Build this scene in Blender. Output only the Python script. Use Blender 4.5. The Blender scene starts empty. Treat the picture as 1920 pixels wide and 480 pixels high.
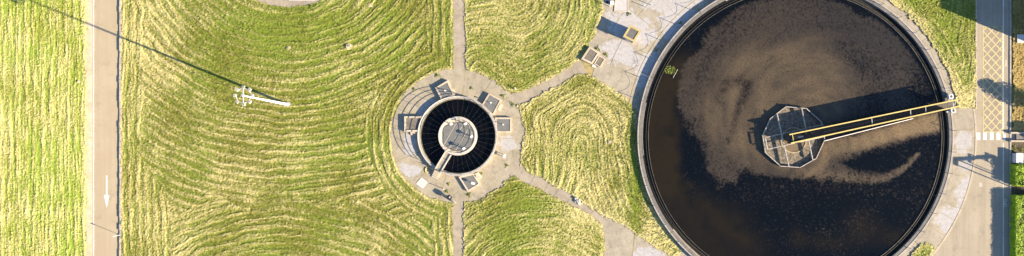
import bpy, bmesh, math, random
import numpy as np
from mathutils import Vector

random.seed(7)
RNG = np.random.default_rng(11)
PI = math.pi
S = bpy.context.scene
COL = S.collection

# ------------------------------------------------------------------ camera
H = 106.67                      # flying height in metres, 12 photo pixels to the metre on the ground
cam_d = bpy.data.cameras.new('drone_camera')
cam = bpy.data.objects.new('drone_camera', cam_d)
COL.objects.link(cam)
cam.location = (0, 0, H)
cam.rotation_euler = (0, 0, 0)
cam_d.sensor_width = 36.0
cam_d.lens = 24.0
cam_d.shift_y = 40 / 1920
cam_d.clip_end = 3000
S.camera = cam

# ------------------------------------------------------------------ light
SUN_EL = math.radians(21)
SUN_DIR = Vector((0.927 * math.cos(SUN_EL), -0.375 * math.cos(SUN_EL), math.sin(SUN_EL)))
world = bpy.data.worlds.new('World')
S.world = world
world.use_nodes = True
wn = world.node_tree
bg = wn.nodes['Background']
sky = wn.nodes.new('ShaderNodeTexSky')
sky.sky_type = 'NISHITA'
sky.sun_disc = False
sky.sun_elevation = SUN_EL
sky.sun_rotation = math.atan2(SUN_DIR.x, SUN_DIR.y)
wn.links.new(sky.outputs[0], bg.inputs[0])
bg.inputs[1].default_value = 0.065
sky.ozone_density = 3.0
sky.dust_density = 0.4
sun_d = bpy.data.lights.new('sun', 'SUN')
sun_d.energy = 4.6
sun_d.angle = math.radians(0.5)
sun_d.color = (1.0, 0.81, 0.55)
sun = bpy.data.objects.new('sun', sun_d)
COL.objects.link(sun)
sun.rotation_euler = SUN_DIR.to_track_quat('Z', 'Y').to_euler()
S.view_settings.view_transform = 'Standard'
S.view_settings.look = 'None'
S.view_settings.gamma = 1
S.view_settings.exposure = 1.84
S.cycles.max_bounces = 6

# ------------------------------------------------------------------ helpers
def P(px, py, z=0.0):
    """place on the ground (or at height z) seen at this survey pixel"""
    k = (H - z) / H / 12.0
    return ((px - 960) * k, (280 - py) * k, z)

def P2(px, py, z=0.0):
    p = P(px, py, z)
    return (p[0], p[1])

W = {}                                   # world position of every parent

def setp(o, label=None, cat=None, group=None, kind=None):
    if label: o['label'] = label
    if cat: o['category'] = cat
    if group: o['group'] = group
    if kind: o['kind'] = kind
    return o

def thing(name, loc, label, cat, group=None):
    o = bpy.data.objects.new(name, None)
    COL.objects.link(o)
    o.location = loc
    o.empty_display_size = 0.3
    W[o] = Vector(loc)
    return setp(o, label, cat, group)

class MB:
    def __init__(s):
        s.v = []; s.f = []
    def add(s, vs, fs):
        n = len(s.v)
        s.v += [tuple(p) for p in vs]
        s.f += [tuple(i + n for i in f) for f in fs]
        return s
    def box(s, c, size, rot=0.0):
        cx, cy, cz = c; hx, hy, hz = size[0] / 2, size[1] / 2, size[2] / 2
        ca, sa = math.cos(rot), math.sin(rot)
        vs = []
        for dz in (-hz, hz):
            for dx, dy in ((-hx, -hy), (hx, -hy), (hx, hy), (-hx, hy)):
                vs.append((cx + dx * ca - dy * sa, cy + dx * sa + dy * ca, cz + dz))
        return s.add(vs, [(3, 2, 1, 0), (4, 5, 6, 7), (0, 1, 5, 4), (1, 2, 6, 5), (2, 3, 7, 6), (3, 0, 4, 7)])
    def prism(s, pts, z0, z1):
        a = sum(pts[i][0] * pts[(i + 1) % len(pts)][1] - pts[(i + 1) % len(pts)][0] * pts[i][1] for i in range(len(pts)))
        if a < 0: pts = pts[::-1]
        n = len(pts)
        vs = [(x, y, z0) for x, y in pts] + [(x, y, z1) for x, y in pts]
        fs = [tuple(range(n))[::-1], tuple(range(n, 2 * n))]
        fs += [(i, (i + 1) % n, n + (i + 1) % n, n + i) for i in range(n)]
        return s.add(vs, fs)
    def flat(s, pts, z):
        a = sum(pts[i][0] * pts[(i + 1) % len(pts)][1] - pts[(i + 1) % len(pts)][0] * pts[i][1] for i in range(len(pts)))
        if a < 0: pts = pts[::-1]
        return s.add([(x, y, z) for x, y in pts], [tuple(range(len(pts)))])
    def tube(s, p0, p1, r0, r1=None, n=8):
        r1 = r0 if r1 is None else r1
        p0, p1 = Vector(p0), Vector(p1)
        d = (p1 - p0).normalized()
        a = d.orthogonal().normalized(); b = d.cross(a)
        vs = []
        for p, r in ((p0, r0), (p1, r1)):
            for i in range(n):
                t = 2 * PI * i / n
                vs.append(p + a * math.cos(t) * r + b * math.sin(t) * r)
        fs = [(i, (i + 1) % n, n + (i + 1) % n, n + i) for i in range(n)]
        fs += [tuple(range(n))[::-1], tuple(range(n, 2 * n))]
        return s.add(vs, fs)
    def path(s, pts, r, n=5, closed=False):
        pts = [Vector(p) for p in pts]
        m = len(pts); vs = []
        for i, p in enumerate(pts):
            if closed: d = pts[(i + 1) % m] - pts[i - 1]
            else: d = pts[min(i + 1, m - 1)] - pts[max(i - 1, 0)]
            d.normalize()
            a = d.cross(Vector((0, 0, 1)))
            if a.length < 1e-4: a = Vector((1, 0, 0))
            a.normalize(); b = a.cross(d)
            for k in range(n):
                t = 2 * PI * k / n
                vs.append(p + a * math.cos(t) * r + b * math.sin(t) * r)
        fs = []
        for i in range(m if closed else m - 1):
            j = (i + 1) % m
            for k in range(n):
                l = (k + 1) % n
                fs.append((i * n + k, i * n + l, j * n + l, j * n + k))
        if not closed:
            fs += [tuple(range(n)), tuple(range((m - 1) * n, m * n))[::-1]]
        return s.add(vs, fs)
    def ring(s, c, r0, r1, z0, z1, n=96, a0=0.0, a1=2 * PI, top0=None):
        """annulus (or sector) with a flat top, radii r0<r1"""
        full = abs(a1 - a0 - 2 * PI) < 1e-6
        m = n if full else n + 1
        vs = []
        for i in range(m):
            t = a0 + (a1 - a0) * i / n
            cx, sy = math.cos(t), math.sin(t)
            for r, z in ((r0, z0), (r1, z0), (r1, z1), (r0, z1)):
                vs.append((c[0] + cx * r, c[1] + sy * r, z))
        fs = []
        for i in range(n):
            j = (i + 1) % m
            for k in range(4):
                l = (k + 1) % 4
                fs.append((i * 4 + k, i * 4 + l, j * 4 + l, j * 4 + k)[::-1])
        if not full:
            fs += [(0, 1, 2, 3)[::-1], tuple(range((m - 1) * 4, m * 4))]
        return s.add(vs, fs)
    def disc(s, c, r, z, n=96):
        return s.add([(c[0] + math.cos(2 * PI * i / n) * r, c[1] + math.sin(2 * PI * i / n) * r, z) for i in range(n)], [tuple(range(n))])
    def mesh(s, name, mat, off=(0, 0, 0)):
        me = bpy.data.meshes.new(name)
        me.from_pydata([(x - off[0], y - off[1], z - off[2]) for x, y, z in s.v], [], s.f)
        if mat: me.materials.append(mat)
        me.update()
        return me
    def build(s, name, mat, parent=None, label=None, cat=None, group=None, kind=None):
        off = W[parent] if parent is not None else Vector((0, 0, 0))
        o = bpy.data.objects.new(name, s.mesh(name, mat, off))
        COL.objects.link(o)
        if parent is not None: o.parent = parent
        W[o] = Vector(off)
        return setp(o, label, cat, group, kind)

def own(o, origin):
    """move the origin of a single-mesh thing to its base"""
    d = Vector(origin)
    o.data.transform(__import__('mathutils').Matrix.Translation(-d))
    o.location = d
    W[o] = d
    return o

def inst(name, mesh, parent, loc, rotz=0.0):
    o = bpy.data.objects.new(name, mesh)
    COL.objects.link(o)
    o.parent = parent
    o.location = Vector(loc) - W[parent]
    o.rotation_euler = (0, 0, rotz)
    W[o] = Vector(loc)
    return o

def copy_tree(o, loc, rotz=0.0, parent=None):
    c = o.copy(); COL.objects.link(c)
    if parent is None:
        c.location = loc; c.rotation_euler = (0, 0, rotz); W[c] = Vector(loc)
    else:
        c.parent = parent
    for ch in o.children:
        copy_tree(ch, None, 0, c)
    return c

def fast_mesh(name, verts, faces, mat, attrs=None):
    """numpy quads or triangles to a mesh"""
    me = bpy.data.meshes.new(name)
    nf, k = faces.shape
    me.vertices.add(len(verts)); me.vertices.foreach_set('co', verts.astype(np.float32).ravel())
    me.loops.add(nf * k); me.loops.foreach_set('vertex_index', faces.astype(np.int32).ravel())
    me.polygons.add(nf); me.polygons.foreach_set('loop_start', np.arange(0, nf * k, k, dtype=np.int32))
    if attrs:
        for an, av in attrs.items():
            a = me.attributes.new(an, 'FLOAT', 'POINT')
            a.data.foreach_set('value', av.astype(np.float32))
    me.materials.append(mat)
    me.update(calc_edges=True)
    return me

# ------------------------------------------------------------------ numpy noise
_LAT = [np.random.default_rng(100 + i).random((256, 256)).astype(np.float32) for i in range(12)]
def vn(x, y, scale, seed=0):
    L = _LAT[seed % 12]
    x = np.asarray(x, dtype=np.float32) / scale + 37.3 * seed; y = np.asarray(y, dtype=np.float32) / scale + 11.7 * seed
    xi = np.floor(x).astype(np.int32); yi = np.floor(y).astype(np.int32)
    fx = x - xi; fy = y - yi
    fx = fx * fx * (3 - 2 * fx); fy = fy * fy * (3 - 2 * fy)
    a = L[xi & 255, yi & 255]; b = L[(xi + 1) & 255, yi & 255]
    c = L[xi & 255, (yi + 1) & 255]; d = L[(xi + 1) & 255, (yi + 1) & 255]
    return (a * (1 - fx) + b * fx) * (1 - fy) + (c * (1 - fx) + d * fx) * fy
def fbm(x, y, scale, seed=0, o=4):
    t = 0; amp = 1; n = 0
    for i in range(o):
        t = t + vn(x, y, scale / 2 ** i, seed + i) * amp; n += amp; amp *= 0.55
    return t / n
def sstep(a, b, x):
    t = np.clip((x - a) / (b - a), 0, 1)
    return t * t * (3 - 2 * t)
def seg_dist(px, py, poly):
    d = np.full(px.shape, 1e9, dtype=np.float32)
    n = len(poly)
    for i in range(n):
        x0, y0 = poly[i]; x1, y1 = poly[(i + 1) % n]
        vx, vy = x1 - x0, y1 - y0
        t = np.clip(((px - x0) * vx + (py - y0) * vy) / (vx * vx + vy * vy + 1e-9), 0, 1)
        d = np.minimum(d, np.hypot(px - x0 - t * vx, py - y0 - t * vy))
    return d
def soft_dist(px, py, poly, t, closed=True):
    acc = np.zeros(px.shape, dtype=np.float32); n = len(poly); tot = 0
    for i in range(n if closed else n - 1):
        x0, y0 = poly[i]; x1, y1 = poly[(i + 1) % n]
        L = math.hypot(x1 - x0, y1 - y0); k = max(1, int(L / 6))
        for j in range(k):
            u = (j + .5) / k
            d = np.hypot(px - x0 - (x1 - x0) * u, py - y0 - (y1 - y0) * u)
            acc += np.exp(-d / t) * (L / k)
    return -t * np.log(acc + 1e-12)
def in_poly(px, py, poly):
    r = np.zeros(px.shape, dtype=bool)
    n = len(poly); j = n - 1
    for i in range(n):
        xi, yi = poly[i]; xj, yj = poly[j]
        if yi != yj:
            r ^= ((yi > py) != (yj > py)) & (px < (xj - xi) * (py - yi) / (yj - yi) + xi)
        j = i
    return r

# ------------------------------------------------------------------ materials
def wb(c):
    return (min(c[0], .85), min(c[1] * 1.03, .85), min(c[2] * 1.15, .85))
class NT:
    def __init__(s, name):
        s.m = bpy.data.materials.new(name); s.m.use_nodes = True
        s.t = s.m.node_tree; s.b = s.t.nodes['Principled BSDF']
        s.pos = s.t.nodes.new('ShaderNodeNewGeometry').outputs['Position']
    def n(s, typ, **kw):
        x = s.t.nodes.new(typ)
        for k, v in kw.items(): setattr(x, k, v)
        return x
    def l(s, a, b): s.t.links.new(a, b)
    def noise(s, scale, detail=4, rough=0.6, vec=None):
        x = s.n('ShaderNodeTexNoise'); x.inputs['Scale'].default_value = scale
        x.inputs['Detail'].default_value = detail; x.inputs['Roughness'].default_value = rough
        s.l(vec or s.pos, x.inputs['Vector'])
        return x.outputs['Fac']
    def ramp(s, fac, a, b, va=0.0, vb=1.0):
        x = s.n('ShaderNodeMapRange'); x.interpolation_type = 'SMOOTHSTEP'
        for i, v in ((1, a), (2, b), (3, va), (4, vb)): x.inputs[i].default_value = v
        s.l(fac, x.inputs[0]); return x.outputs[0]
    def mix(s, fac, a, b):
        x = s.n('ShaderNodeMix', data_type='RGBA')
        for sock, v in ((x.inputs[0], fac), (x.inputs[6], a), (x.inputs[7], b)):
            if isinstance(v, (int, float)): sock.default_value = v
            elif isinstance(v, tuple): sock.default_value = (*wb(v), 1)
            else: s.l(v, sock)
        return x.outputs[2]
    def math(s, op, a, b=0.0):
        x = s.n('ShaderNodeMath', operation=op)
        for i, v in enumerate((a, b)):
            if isinstance(v, (int, float)): x.inputs[i].default_value = v
            else: s.l(v, x.inputs[i])
        return x.outputs[0]
    def attr(s, name):
        x = s.n('ShaderNodeAttribute'); x.attribute_name = name; return x.outputs['Fac']
    def bump(s, h, strength=0.4, dist=0.02):
        x = s.n('ShaderNodeBump'); x.inputs['Strength'].default_value = strength; x.inputs['Distance'].default_value = dist
        s.l(h, x.inputs['Height']); s.l(x.outputs[0], s.b.inputs['Normal'])
    def done(s, col, rough=0.85, metal=0.0, spec=None):
        if isinstance(col, tuple): s.b.inputs['Base Color'].default_value = (*wb(col), 1)
        else: s.l(col, s.b.inputs['Base Color'])
        s.b.inputs['Roughness'].default_value = rough
        s.b.inputs['Metallic'].default_value = metal
        if spec is not None: s.b.inputs['Specular IOR Level'].default_value = spec
        return s.m

def simple(name, c1, c2=None, scale=3.0, rough=0.8, metal=0.0, speck=0.25, spec=None, bump=0.0):
    t = NT(name)
    c2 = c2 or tuple(v * 0.72 for v in c1)
    c = t.mix(t.ramp(t.noise(scale), 0.35, 0.7), c1, c2)
    f = t.ramp(t.noise(scale * 9, 2), 0.45, 0.75, 0, speck)
    c = t.mix(f, c, tuple(v * 0.55 for v in c1))
    if bump: t.bump(t.noise(scale * 6), bump)
    return t.done(c, rough, metal, spec)

def concrete(name, base, pale, dark, patches=(), tint=None):
    t = NT(name)
    c = t.mix(t.ramp(t.noise(0.35, 5), 0.35, 0.68), base, tuple(v * 0.80 for v in base))
    c = t.mix(t.ramp(t.noise(0.9, 8, 0.78), 0.46, 0.64, 0, 0.62), c, dark)
    c = t.mix(t.ramp(t.noise(0.6, 7, 0.8), 0.56, 0.66, 0, 0.45), c, (base[0] * .62, base[1] * .66, base[2] * .42))
    if patches:
        wob = t.noise(0.55, 6, 0.65)
        acc = None
        for (px, py, rx, ry, rot, amt) in patches:
            x, y = P2(px, py)
            m = t.n('ShaderNodeMapping', vector_type='TEXTURE')
            m.inputs['Location'].default_value = (x, y, 0)
            m.inputs['Rotation'].default_value = (0, 0, math.radians(-rot))
            m.inputs['Scale'].default_value = (rx / 12, ry / 12, 1000)
            t.l(t.pos, m.inputs['Vector'])
            ln = t.n('ShaderNodeVectorMath', operation='LENGTH'); t.l(m.outputs[0], ln.inputs[0])
            d = t.math('ADD', ln.outputs['Value'], t.math('MULTIPLY', wob, 2.0))
            f = t.ramp(d, 1.96, 1.74, 0, amt)
            acc = f if acc is None else t.math('MAXIMUM', acc, f)
        c = t.mix(acc, c, t.mix(t.ramp(t.noise(2.2, 5), 0.3, 0.7), pale, tuple(v * 0.82 for v in pale)))
    c = t.mix(t.ramp(t.noise(5, 5, 0.85), 0.50, 0.66, 0, 0.6), c, dark)
    v = t.n('ShaderNodeTexVoronoi', feature='DISTANCE_TO_EDGE'); v.inputs['Scale'].default_value = 0.33
    wv = t.n('ShaderNodeVectorMath', operation='ADD'); nz = t.n('ShaderNodeTexNoise'); nz.inputs['Scale'].default_value = 0.9; nz.inputs['Detail'].default_value = 6
    t.l(t.pos, nz.inputs['Vector']); t.l(t.pos, wv.inputs[0]); t.l(nz.outputs['Color'], wv.inputs[1]); t.l(wv.outputs[0], v.inputs['Vector'])
    c = t.mix(t.math('MULTIPLY', t.ramp(v.outputs['Distance'], 0.012, 0.0, 0, 0.45), t.ramp(t.noise(0.25, 2), .48, .56)), c, tuple(x * 0.45 for x in dark))
    c = t.mix(t.ramp(t.noise(5.0, 3, 0.7), 0.60, 0.72, 0, 0.35), c, pale)
    t.bump(t.noise(12, 4), 0.25, 0.01)
    return t.done(c, 0.9)

M = {}
PATCH = [(1185, 50, 60, 32, 25, 1), (1275, 45, 45, 40, -40, 1), (1165, 100, 42, 26, 25, 1), (1215, 130, 24, 40, 15, 1), (1260, 5, 60, 22, 0, .9),
         (1215, 480, 34, 22, 0, 1), (768, 318, 26, 14, 10, 1), (950, 268, 20, 16, 0, .9), (802, 205, 15, 30, 45, .9), (768, 270, 14, 28, 0, .8),
         (1805, 265, 18, 24, 0, .9), (1810, 360, 20, 38, 15, 1), (1775, 410, 24, 30, 40, 1), (1808, 310, 16, 14, 0, .6),
         (1065, 400, 30, 12, 30, .25), (985, 335, 20, 8, 30, .3), (1100, 120, 20, 10, 20, .3), (862, 70, 12, 25, 0, .35)]
M['conc'] = concrete('weathered_concrete', (0.385, 0.335, 0.235), (0.44, 0.425, 0.40), (0.20, 0.17, 0.115), PATCH)
M['apron'] = concrete('apron_concrete', (0.385, 0.338, 0.25), (0.435, 0.42, 0.40), (0.21, 0.18, 0.13), PATCH)
M['path'] = concrete('path_concrete', (0.375, 0.32, 0.23), (0.42, 0.37, 0.30), (0.23, 0.19, 0.14), PATCH[-4:])
M['coping'] = concrete('coping_concrete', (0.42, 0.385, 0.33), (0.55, 0.51, 0.45), (0.22, 0.20, 0.17))
M['cream'] = concrete('cream_concrete', (0.56, 0.48, 0.35), (0.66, 0.58, 0.45), (0.36, 0.30, 0.2))
M['dirtyring'] = concrete('stained_concrete', (0.20, 0.185, 0.165), (0.27, 0.25, 0.22), (0.10, 0.09, 0.08))
M['asphalt'] = concrete('bleached_asphalt', (0.345, 0.272, 0.178), (0.42, 0.34, 0.235), (0.27, 0.215, 0.145))
def road_mat(name, base, worn, dark, centre, width):
    t = NT(name)
    c = t.mix(t.ramp(t.noise(0.22, 5), 0.35, 0.68), base, worn)
    sc = t.n('ShaderNodeMapping'); sc.inputs['Scale'].default_value = (1.6, 0.05, 1); t.l(t.pos, sc.inputs['Vector'])
    c = t.mix(t.ramp(t.noise(1.0, 4, 0.6, sc.outputs[0]), 0.42, 0.62, 0, 0.35), c, dark)
    c = t.mix(t.ramp(t.noise(5, 4, 0.8), 0.48, 0.68, 0, 0.55), c, dark)
    c = t.mix(t.ramp(t.noise(0.5, 6, 0.75), 0.55, 0.66, 0, 0.4), c, tuple(x * 0.8 for x in dark))
    v = t.n('ShaderNodeTexVoronoi', feature='DISTANCE_TO_EDGE'); v.inputs['Scale'].default_value = 0.16
    wv = t.n('ShaderNodeVectorMath', operation='ADD')
    nz = t.n('ShaderNodeTexNoise'); nz.inputs['Scale'].default_value = 0.5; nz.inputs['Detail'].default_value = 5
    t.l(t.pos, nz.inputs['Vector']); t.l(t.pos, wv.inputs[0]); t.l(nz.outputs['Color'], wv.inputs[1]); t.l(wv.outputs[0], v.inputs['Vector'])
    c = t.mix(t.ramp(v.outputs['Distance'], 0.008, 0.0, 0, 0.16), c, tuple(x * 0.55 for x in dark))
    t.bump(t.noise(14, 4), 0.3, 0.01)
    return t.done(c, 0.92)
M['road_w'] = road_mat('worn_road_asphalt', (0.39, 0.315, 0.20), (0.42, 0.345, 0.225), (0.345, 0.278, 0.175), 0, 1)
M['road_e'] = road_mat('service_road_asphalt', (0.335, 0.285, 0.20), (0.38, 0.325, 0.235), (0.235, 0.20, 0.145), 0, 1)
M['greyasphalt'] = road_mat('grey_asphalt', (0.265, 0.225, 0.165), (0.30, 0.25, 0.185), (0.20, 0.17, 0.13), 0, 1)
M['palelid'] = simple('pale_lid', (0.47, 0.45, 0.42), (0.42, 0.40, 0.37), 2, .85)
M['terrain'] = simple('rough_grassland', (0.21, 0.20, 0.05), (0.34, 0.285, 0.115), 0.5, 0.95, speck=.5)
M['soil'] = simple('dry_soil', (0.34, 0.25, 0.11), (0.22, 0.17, 0.08), 1.5, 0.95)
M['joint'] = simple('mossy_joint_fill', (0.40, 0.31, 0.13), (0.22, 0.20, 0.08), 1.2, 0.95, speck=.5)
M['darksoil'] = simple('dark_soil', (0.06, 0.048, 0.032), (0.12, 0.09, 0.05), 3, 0.95)
M['gravel'] = concrete('verge_gravel', (0.62, 0.53, 0.35), (0.74, 0.66, 0.48), (0.42, 0.34, 0.19))
M['kerb'] = concrete('kerb_concrete', (0.50, 0.43, 0.32), (0.60, 0.53, 0.42), (0.30, 0.25, 0.18))
M['white'] = simple('white_paint', (0.80, 0.78, 0.74), (0.72, 0.69, 0.64), 2, 0.6, speck=0.15)
M['roadpaint'] = simple('road_paint_white', (0.74, 0.70, 0.63), (0.62, 0.57, 0.49), 2.0, 0.75, speck=0.4)
M['hatchpaint'] = simple('road_paint_yellow', (0.56, 0.47, 0.21), (0.42, 0.355, 0.18), 1.5, 0.8, speck=0.6)
M['sundash'] = simple('painted_sunlight', (0.52, 0.43, 0.22), None, 2, 0.8, speck=0.5)  # yellow of the sunlit slits on the tank walkway
M['yellow'] = simple('yellow_steel_paint', (0.66, 0.53, 0.16), (0.55, 0.44, 0.14), 2, 0.5, speck=0.3)
M['kioskyellow'] = simple('kiosk_yellow_paint', (0.47, 0.375, 0.14), (0.40, 0.31, 0.12), 1.5, 0.6, speck=0.3)
M['steel'] = simple('galvanised_steel', (0.46, 0.46, 0.46), (0.36, 0.36, 0.36), 4, 0.5, metal=0.3)
M['palesteel'] = simple('pale_painted_steel', (0.50, 0.47, 0.42), (0.30, 0.26, 0.21), 3, 0.6, speck=0.4)
M['darksteel'] = simple('dark_steel', (0.045, 0.045, 0.045), (0.03, 0.028, 0.025), 3, 0.6)
M['deck'] = simple('bridge_grating', (0.13, 0.115, 0.09), (0.085, 0.075, 0.06), 5, 0.8)
M['felt'] = simple('grey_roof_felt', (0.115, 0.117, 0.105), (0.15, 0.145, 0.125), 2.5, 0.9, bump=0.3)
M['cover'] = simple('grey_cover_plate', (0.135, 0.14, 0.13), (0.165, 0.165, 0.15), 1.5, 0.75, speck=0.4)
M['oldcover'] = simple('rusty_cover_plate', (0.145, 0.13, 0.105), (0.20, 0.17, 0.12), 2, 0.85, speck=0.5)
M['black'] = simple('black_plastic', (0.02, 0.02, 0.022), None, 4, 0.5)
M['wallgrey'] = concrete('grey_render', (0.28, 0.27, 0.25), (0.36, 0.34, 0.31), (0.17, 0.16, 0.14))
M['lightmetal'] = simple('pale_metal', (0.58, 0.56, 0.52), (0.50, 0.48, 0.45), 2, .45, speck=.1)
M['lens'] = simple('frosted_glass', (0.70, 0.72, 0.74), None, 4, 0.2, speck=0.1)
M['launder'] = simple('slimy_channel', (0.010, 0.010, 0.010), (0.028, 0.025, 0.018), 2.0, 0.6, spec=0.25)
M['wire'] = simple('wire', (0.10, 0.10, 0.10), None, 3, 0.6)
M['stone'] = simple('pale_stone', (0.60, 0.54, 0.44), (0.45, 0.40, 0.32), 3, 0.9, bump=0.5)
M['rope'] = simple('railing_rope', (0.22, 0.20, 0.17), None, 5, 0.9)
M['brick'] = simple('buff_brick', (0.38, 0.24, 0.15), (0.30, 0.18, 0.11), 2, 0.9)
M['bark'] = simple('bark', (0.10, 0.075, 0.05), None, 6, 0.95, bump=0.6)

def grass_mat(name, green, fresh, hay, dark):
    t = NT(name)
    h = t.attr('hay'); g = t.attr('fresh')
    c = t.mix(t.ramp(t.noise(1.6, 4, 0.7), 0.35, 0.65), green, dark)
    c = t.mix(g, c, fresh)
    f = t.math('ADD', h, t.math('MULTIPLY', t.math('SUBTRACT', t.noise(7.0, 3, 0.8), 0.5), 1.6))
    c = t.mix(t.ramp(f, 0.25, 0.95), c, hay)
    return t.done(c, 0.95, spec=0.1)
GREEN, FRESH, HAY, DARK = (0.195, 0.198, 0.034), (0.160, 0.212, 0.028), (0.51, 0.445, 0.19), (0.108, 0.118, 0.020)
M['grass'] = grass_mat('mown_grass', GREEN, FRESH, HAY, DARK)
M['grassw'] = grass_mat('hotspot_verge_grass', (0.285, 0.315, 0.05), (0.24, 0.34, 0.04), (0.57, 0.50, 0.22), (0.17, 0.195, 0.028))  # colours paled to carry the bright spot opposite the low sun
M['grassdry'] = grass_mat('dry_grass', (0.25, 0.19, 0.05), (0.15, 0.18, 0.03), (0.42, 0.31, 0.12), (0.16, 0.12, 0.04))
def leaf_mat(name, a, b):
    t = NT(name)
    o = t.n('ShaderNodeAttribute'); o.attribute_name = 'tone'
    return t.done(t.mix(o.outputs['Fac'], a, b), 0.6, spec=0.3)
M['hedge'] = leaf_mat('hedge_leaves', (0.15, 0.25, 0.010), (0.38, 0.54, 0.02))
M['hedgecore'] = simple('hedge_twigs', (0.04, 0.065, 0.008), None, 6, 0.95)
M['cypress'] = leaf_mat('cypress_leaves', (0.035, 0.055, 0.015), (0.08, 0.11, 0.03))
M['weed'] = leaf_mat('weed_leaves', (0.11, 0.15, 0.018), (0.28, 0.31, 0.06))

# water with floating scum: coverage and tone are measured patches of the scum itself
def water_mat(name):
    t = NT(name)
    cov = t.attr('cover'); tan = t.attr('tan'); murk = t.attr('murk')
    g1 = t.noise(4.5, 6, 0.8); g2 = t.noise(0.9, 5, 0.65)
    sc = t.mix(tan, (0.031, 0.0245, 0.0180), (0.20, 0.142, 0.072))
    sc = t.mix(t.ramp(g1, 0.47, 0.64, 0, 0.72), sc, (0.010, 0.0095, 0.009))
    sc = t.mix(t.ramp(g2, 0.55, 0.8, 0, 0.12), sc, (0.08, 0.064, 0.046))
    wa = t.mix(murk, (0.0018, 0.0034, 0.0058), (0.0165, 0.0125, 0.0068))
    f = t.ramp(t.math('ADD', cov, t.math('MULTIPLY', t.math('SUBTRACT', g1, 0.5), 1.3)), 0.14, 0.80)
    t.l(t.ramp(f, 0, 1, 0.14, 0.28), t.b.inputs['Roughness'])
    t.l(t.ramp(f, 0, 1, 0.20, 0.45), t.b.inputs['Specular IOR Level'])
    t.l(t.mix(f, wa, sc), t.b.inputs['Base Color'])
    t.bump(t.math('ADD', t.math('MULTIPLY', f, 0.5), t.math('MULTIPLY', t.noise(5, 3), 0.12)), 0.35, 0.04)
    return t.m
M['water'] = water_mat('settling_water')
t = NT('black_water')
M['blackwater'] = t.done(t.mix(t.ramp(t.noise(0.5, 4), 0.4, 0.75), (0.0010, 0.0018, 0.0032), (0.0045, 0.0042, 0.004)), 0.12, spec=0.25)
t = NT('grey_scum')
c = t.mix(t.ramp(t.noise(2.6, 6, 0.75), 0.36, 0.62), (0.25, 0.205, 0.145), (0.09, 0.075, 0.052))
c = t.mix(t.ramp(t.noise(5.5, 4, 0.7), 0.55, 0.7, 0, 0.8), c, (0.07, 0.06, 0.045))
t.bump(t.noise(3, 5), 0.9, 0.08)
M['scum'] = t.done(c, 0.9)
M['brownwater'] = simple('brown_water', (0.17, 0.125, 0.07), (0.14, 0.10, 0.055), 1.2, 0.35, speck=0.1)

# ------------------------------------------------------------------ terrain, roads
g = MB(); g.flat([(-900, -900), (900, -900), (900, 900), (-900, 900)], -0.02)
g.build('ground', M['terrain'], kind='structure')

C_SM = (858.0, 255.0)            # small tank, survey pixels
C_BIG = (1490.5, 257.0)          # large tank
BIG = P2(1490.5, 257, 0.3)
SML = P2(858.3, 255, 0.7)

def px_rect(x0, y0, x1, y1, z=0): return [P2(x0, y0, z), P2(x1, y0, z), P2(x1, y1, z), P2(x0, y1, z)]

road = MB(); road.prism(px_rect(171, -60, 224, 560), -0.01, 0.02)
road_w = road.build('road', M['road_w'], kind='structure')
MB().prism(px_rect(158, -60, 172.5, 560), -0.01, 0.035).build('gravel_verge', M['gravel'], kind='structure')
for y in range(-60, 560, 6):      # long edge line, broken by wear
    w = random.uniform(1.9, 2.5)
    MB().flat(px_rect(174.4, y, 174.4 + w, y + random.uniform(5.2, 6.0)), 0.024).build('edge_line', M['roadpaint'], road_w)
MB().flat([P2(*p) for p in ((198.8, 329), (201.4, 329), (201.4, 366), (205.3, 365.5), (200.2, 389.5), (195, 365.5), (198.8, 366))], 0.025).build('arrow_marking', M['white'], road_w)
# kerb holding the raised lawn on the east side of that road
kt = thing('kerb', P(226.5, 240), 'low grass-topped kerb of concrete lengths along the right edge of the arrow road', 'kerb')
for y in range(-60, 560, 12):
    j = random.uniform(-0.5, 0.5)
    MB().prism(px_rect(225 + j, y + 0.3, 228.5 + j, y + 11.7), 0, 0.20 + random.uniform(-.05, .06)).build('kerb_stone', M['kerb'], kt)

e = MB(); e.prism(px_rect(1690, -60, 1892, 560), -0.01, 0.02)
road_e = e.build('road', M['road_e'], kind='structure')
# white line between carriageway and cycle lane
for y in range(-60, 560, 8):
    if 247 < y < 266: continue
    MB().flat(px_rect(1880.2, y, 1881.9 + random.uniform(-.2, .3), y + random.uniform(7.2, 8)), 0.024).build('lane_line', M['roadpaint'], road_e)
# yellow box
bx0, bx1, by0, by1 = 1843, 1879, 50, 247.5
MB().flat(px_rect(bx0, by0, bx1, by1), 0.0215).build('box_surface', M['greyasphalt'], road_e)
def clip_line(c, sgn):
    pts = []
    # px = bx0 + t ; py = c + sgn*t*1.08
    t0, t1 = 0.0, bx1 - bx0
    k = 1.08 * sgn
    ya, yb = c + k * t0, c + k * t1
    for (lo) in (by0,):
        pass
    ts = sorted([(by0 - c) / k, (by1 - c) / k])
    a = max(t0, ts[0]); b = min(t1, ts[1])
    return (a, b, k) if b - a > 2 else None
for sgn, zz in ((1, 0.024), (-1, 0.028)):
    c = by0 - 60
    while c < by1 + 60:
        r = clip_line(c, sgn)
        if r:
            a, b, k = r
            p0 = P2(bx0 + a, c + k * a); p1 = P2(bx0 + b, c + k * b)
            d = Vector((p1[0] - p0[0], p1[1] - p0[1])).normalized(); nn = Vector((-d.y, d.x)) * 0.085
            MB().flat([(p0[0] + nn.x, p0[1] + nn.y), (p1[0] + nn.x, p1[1] + nn.y), (p1[0] - nn.x, p1[1] - nn.y), (p0[0] - nn.x, p0[1] - nn.y)], zz).build('hatch_bar', M['hatchpaint'], road_e)
        c += 17.0
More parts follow.
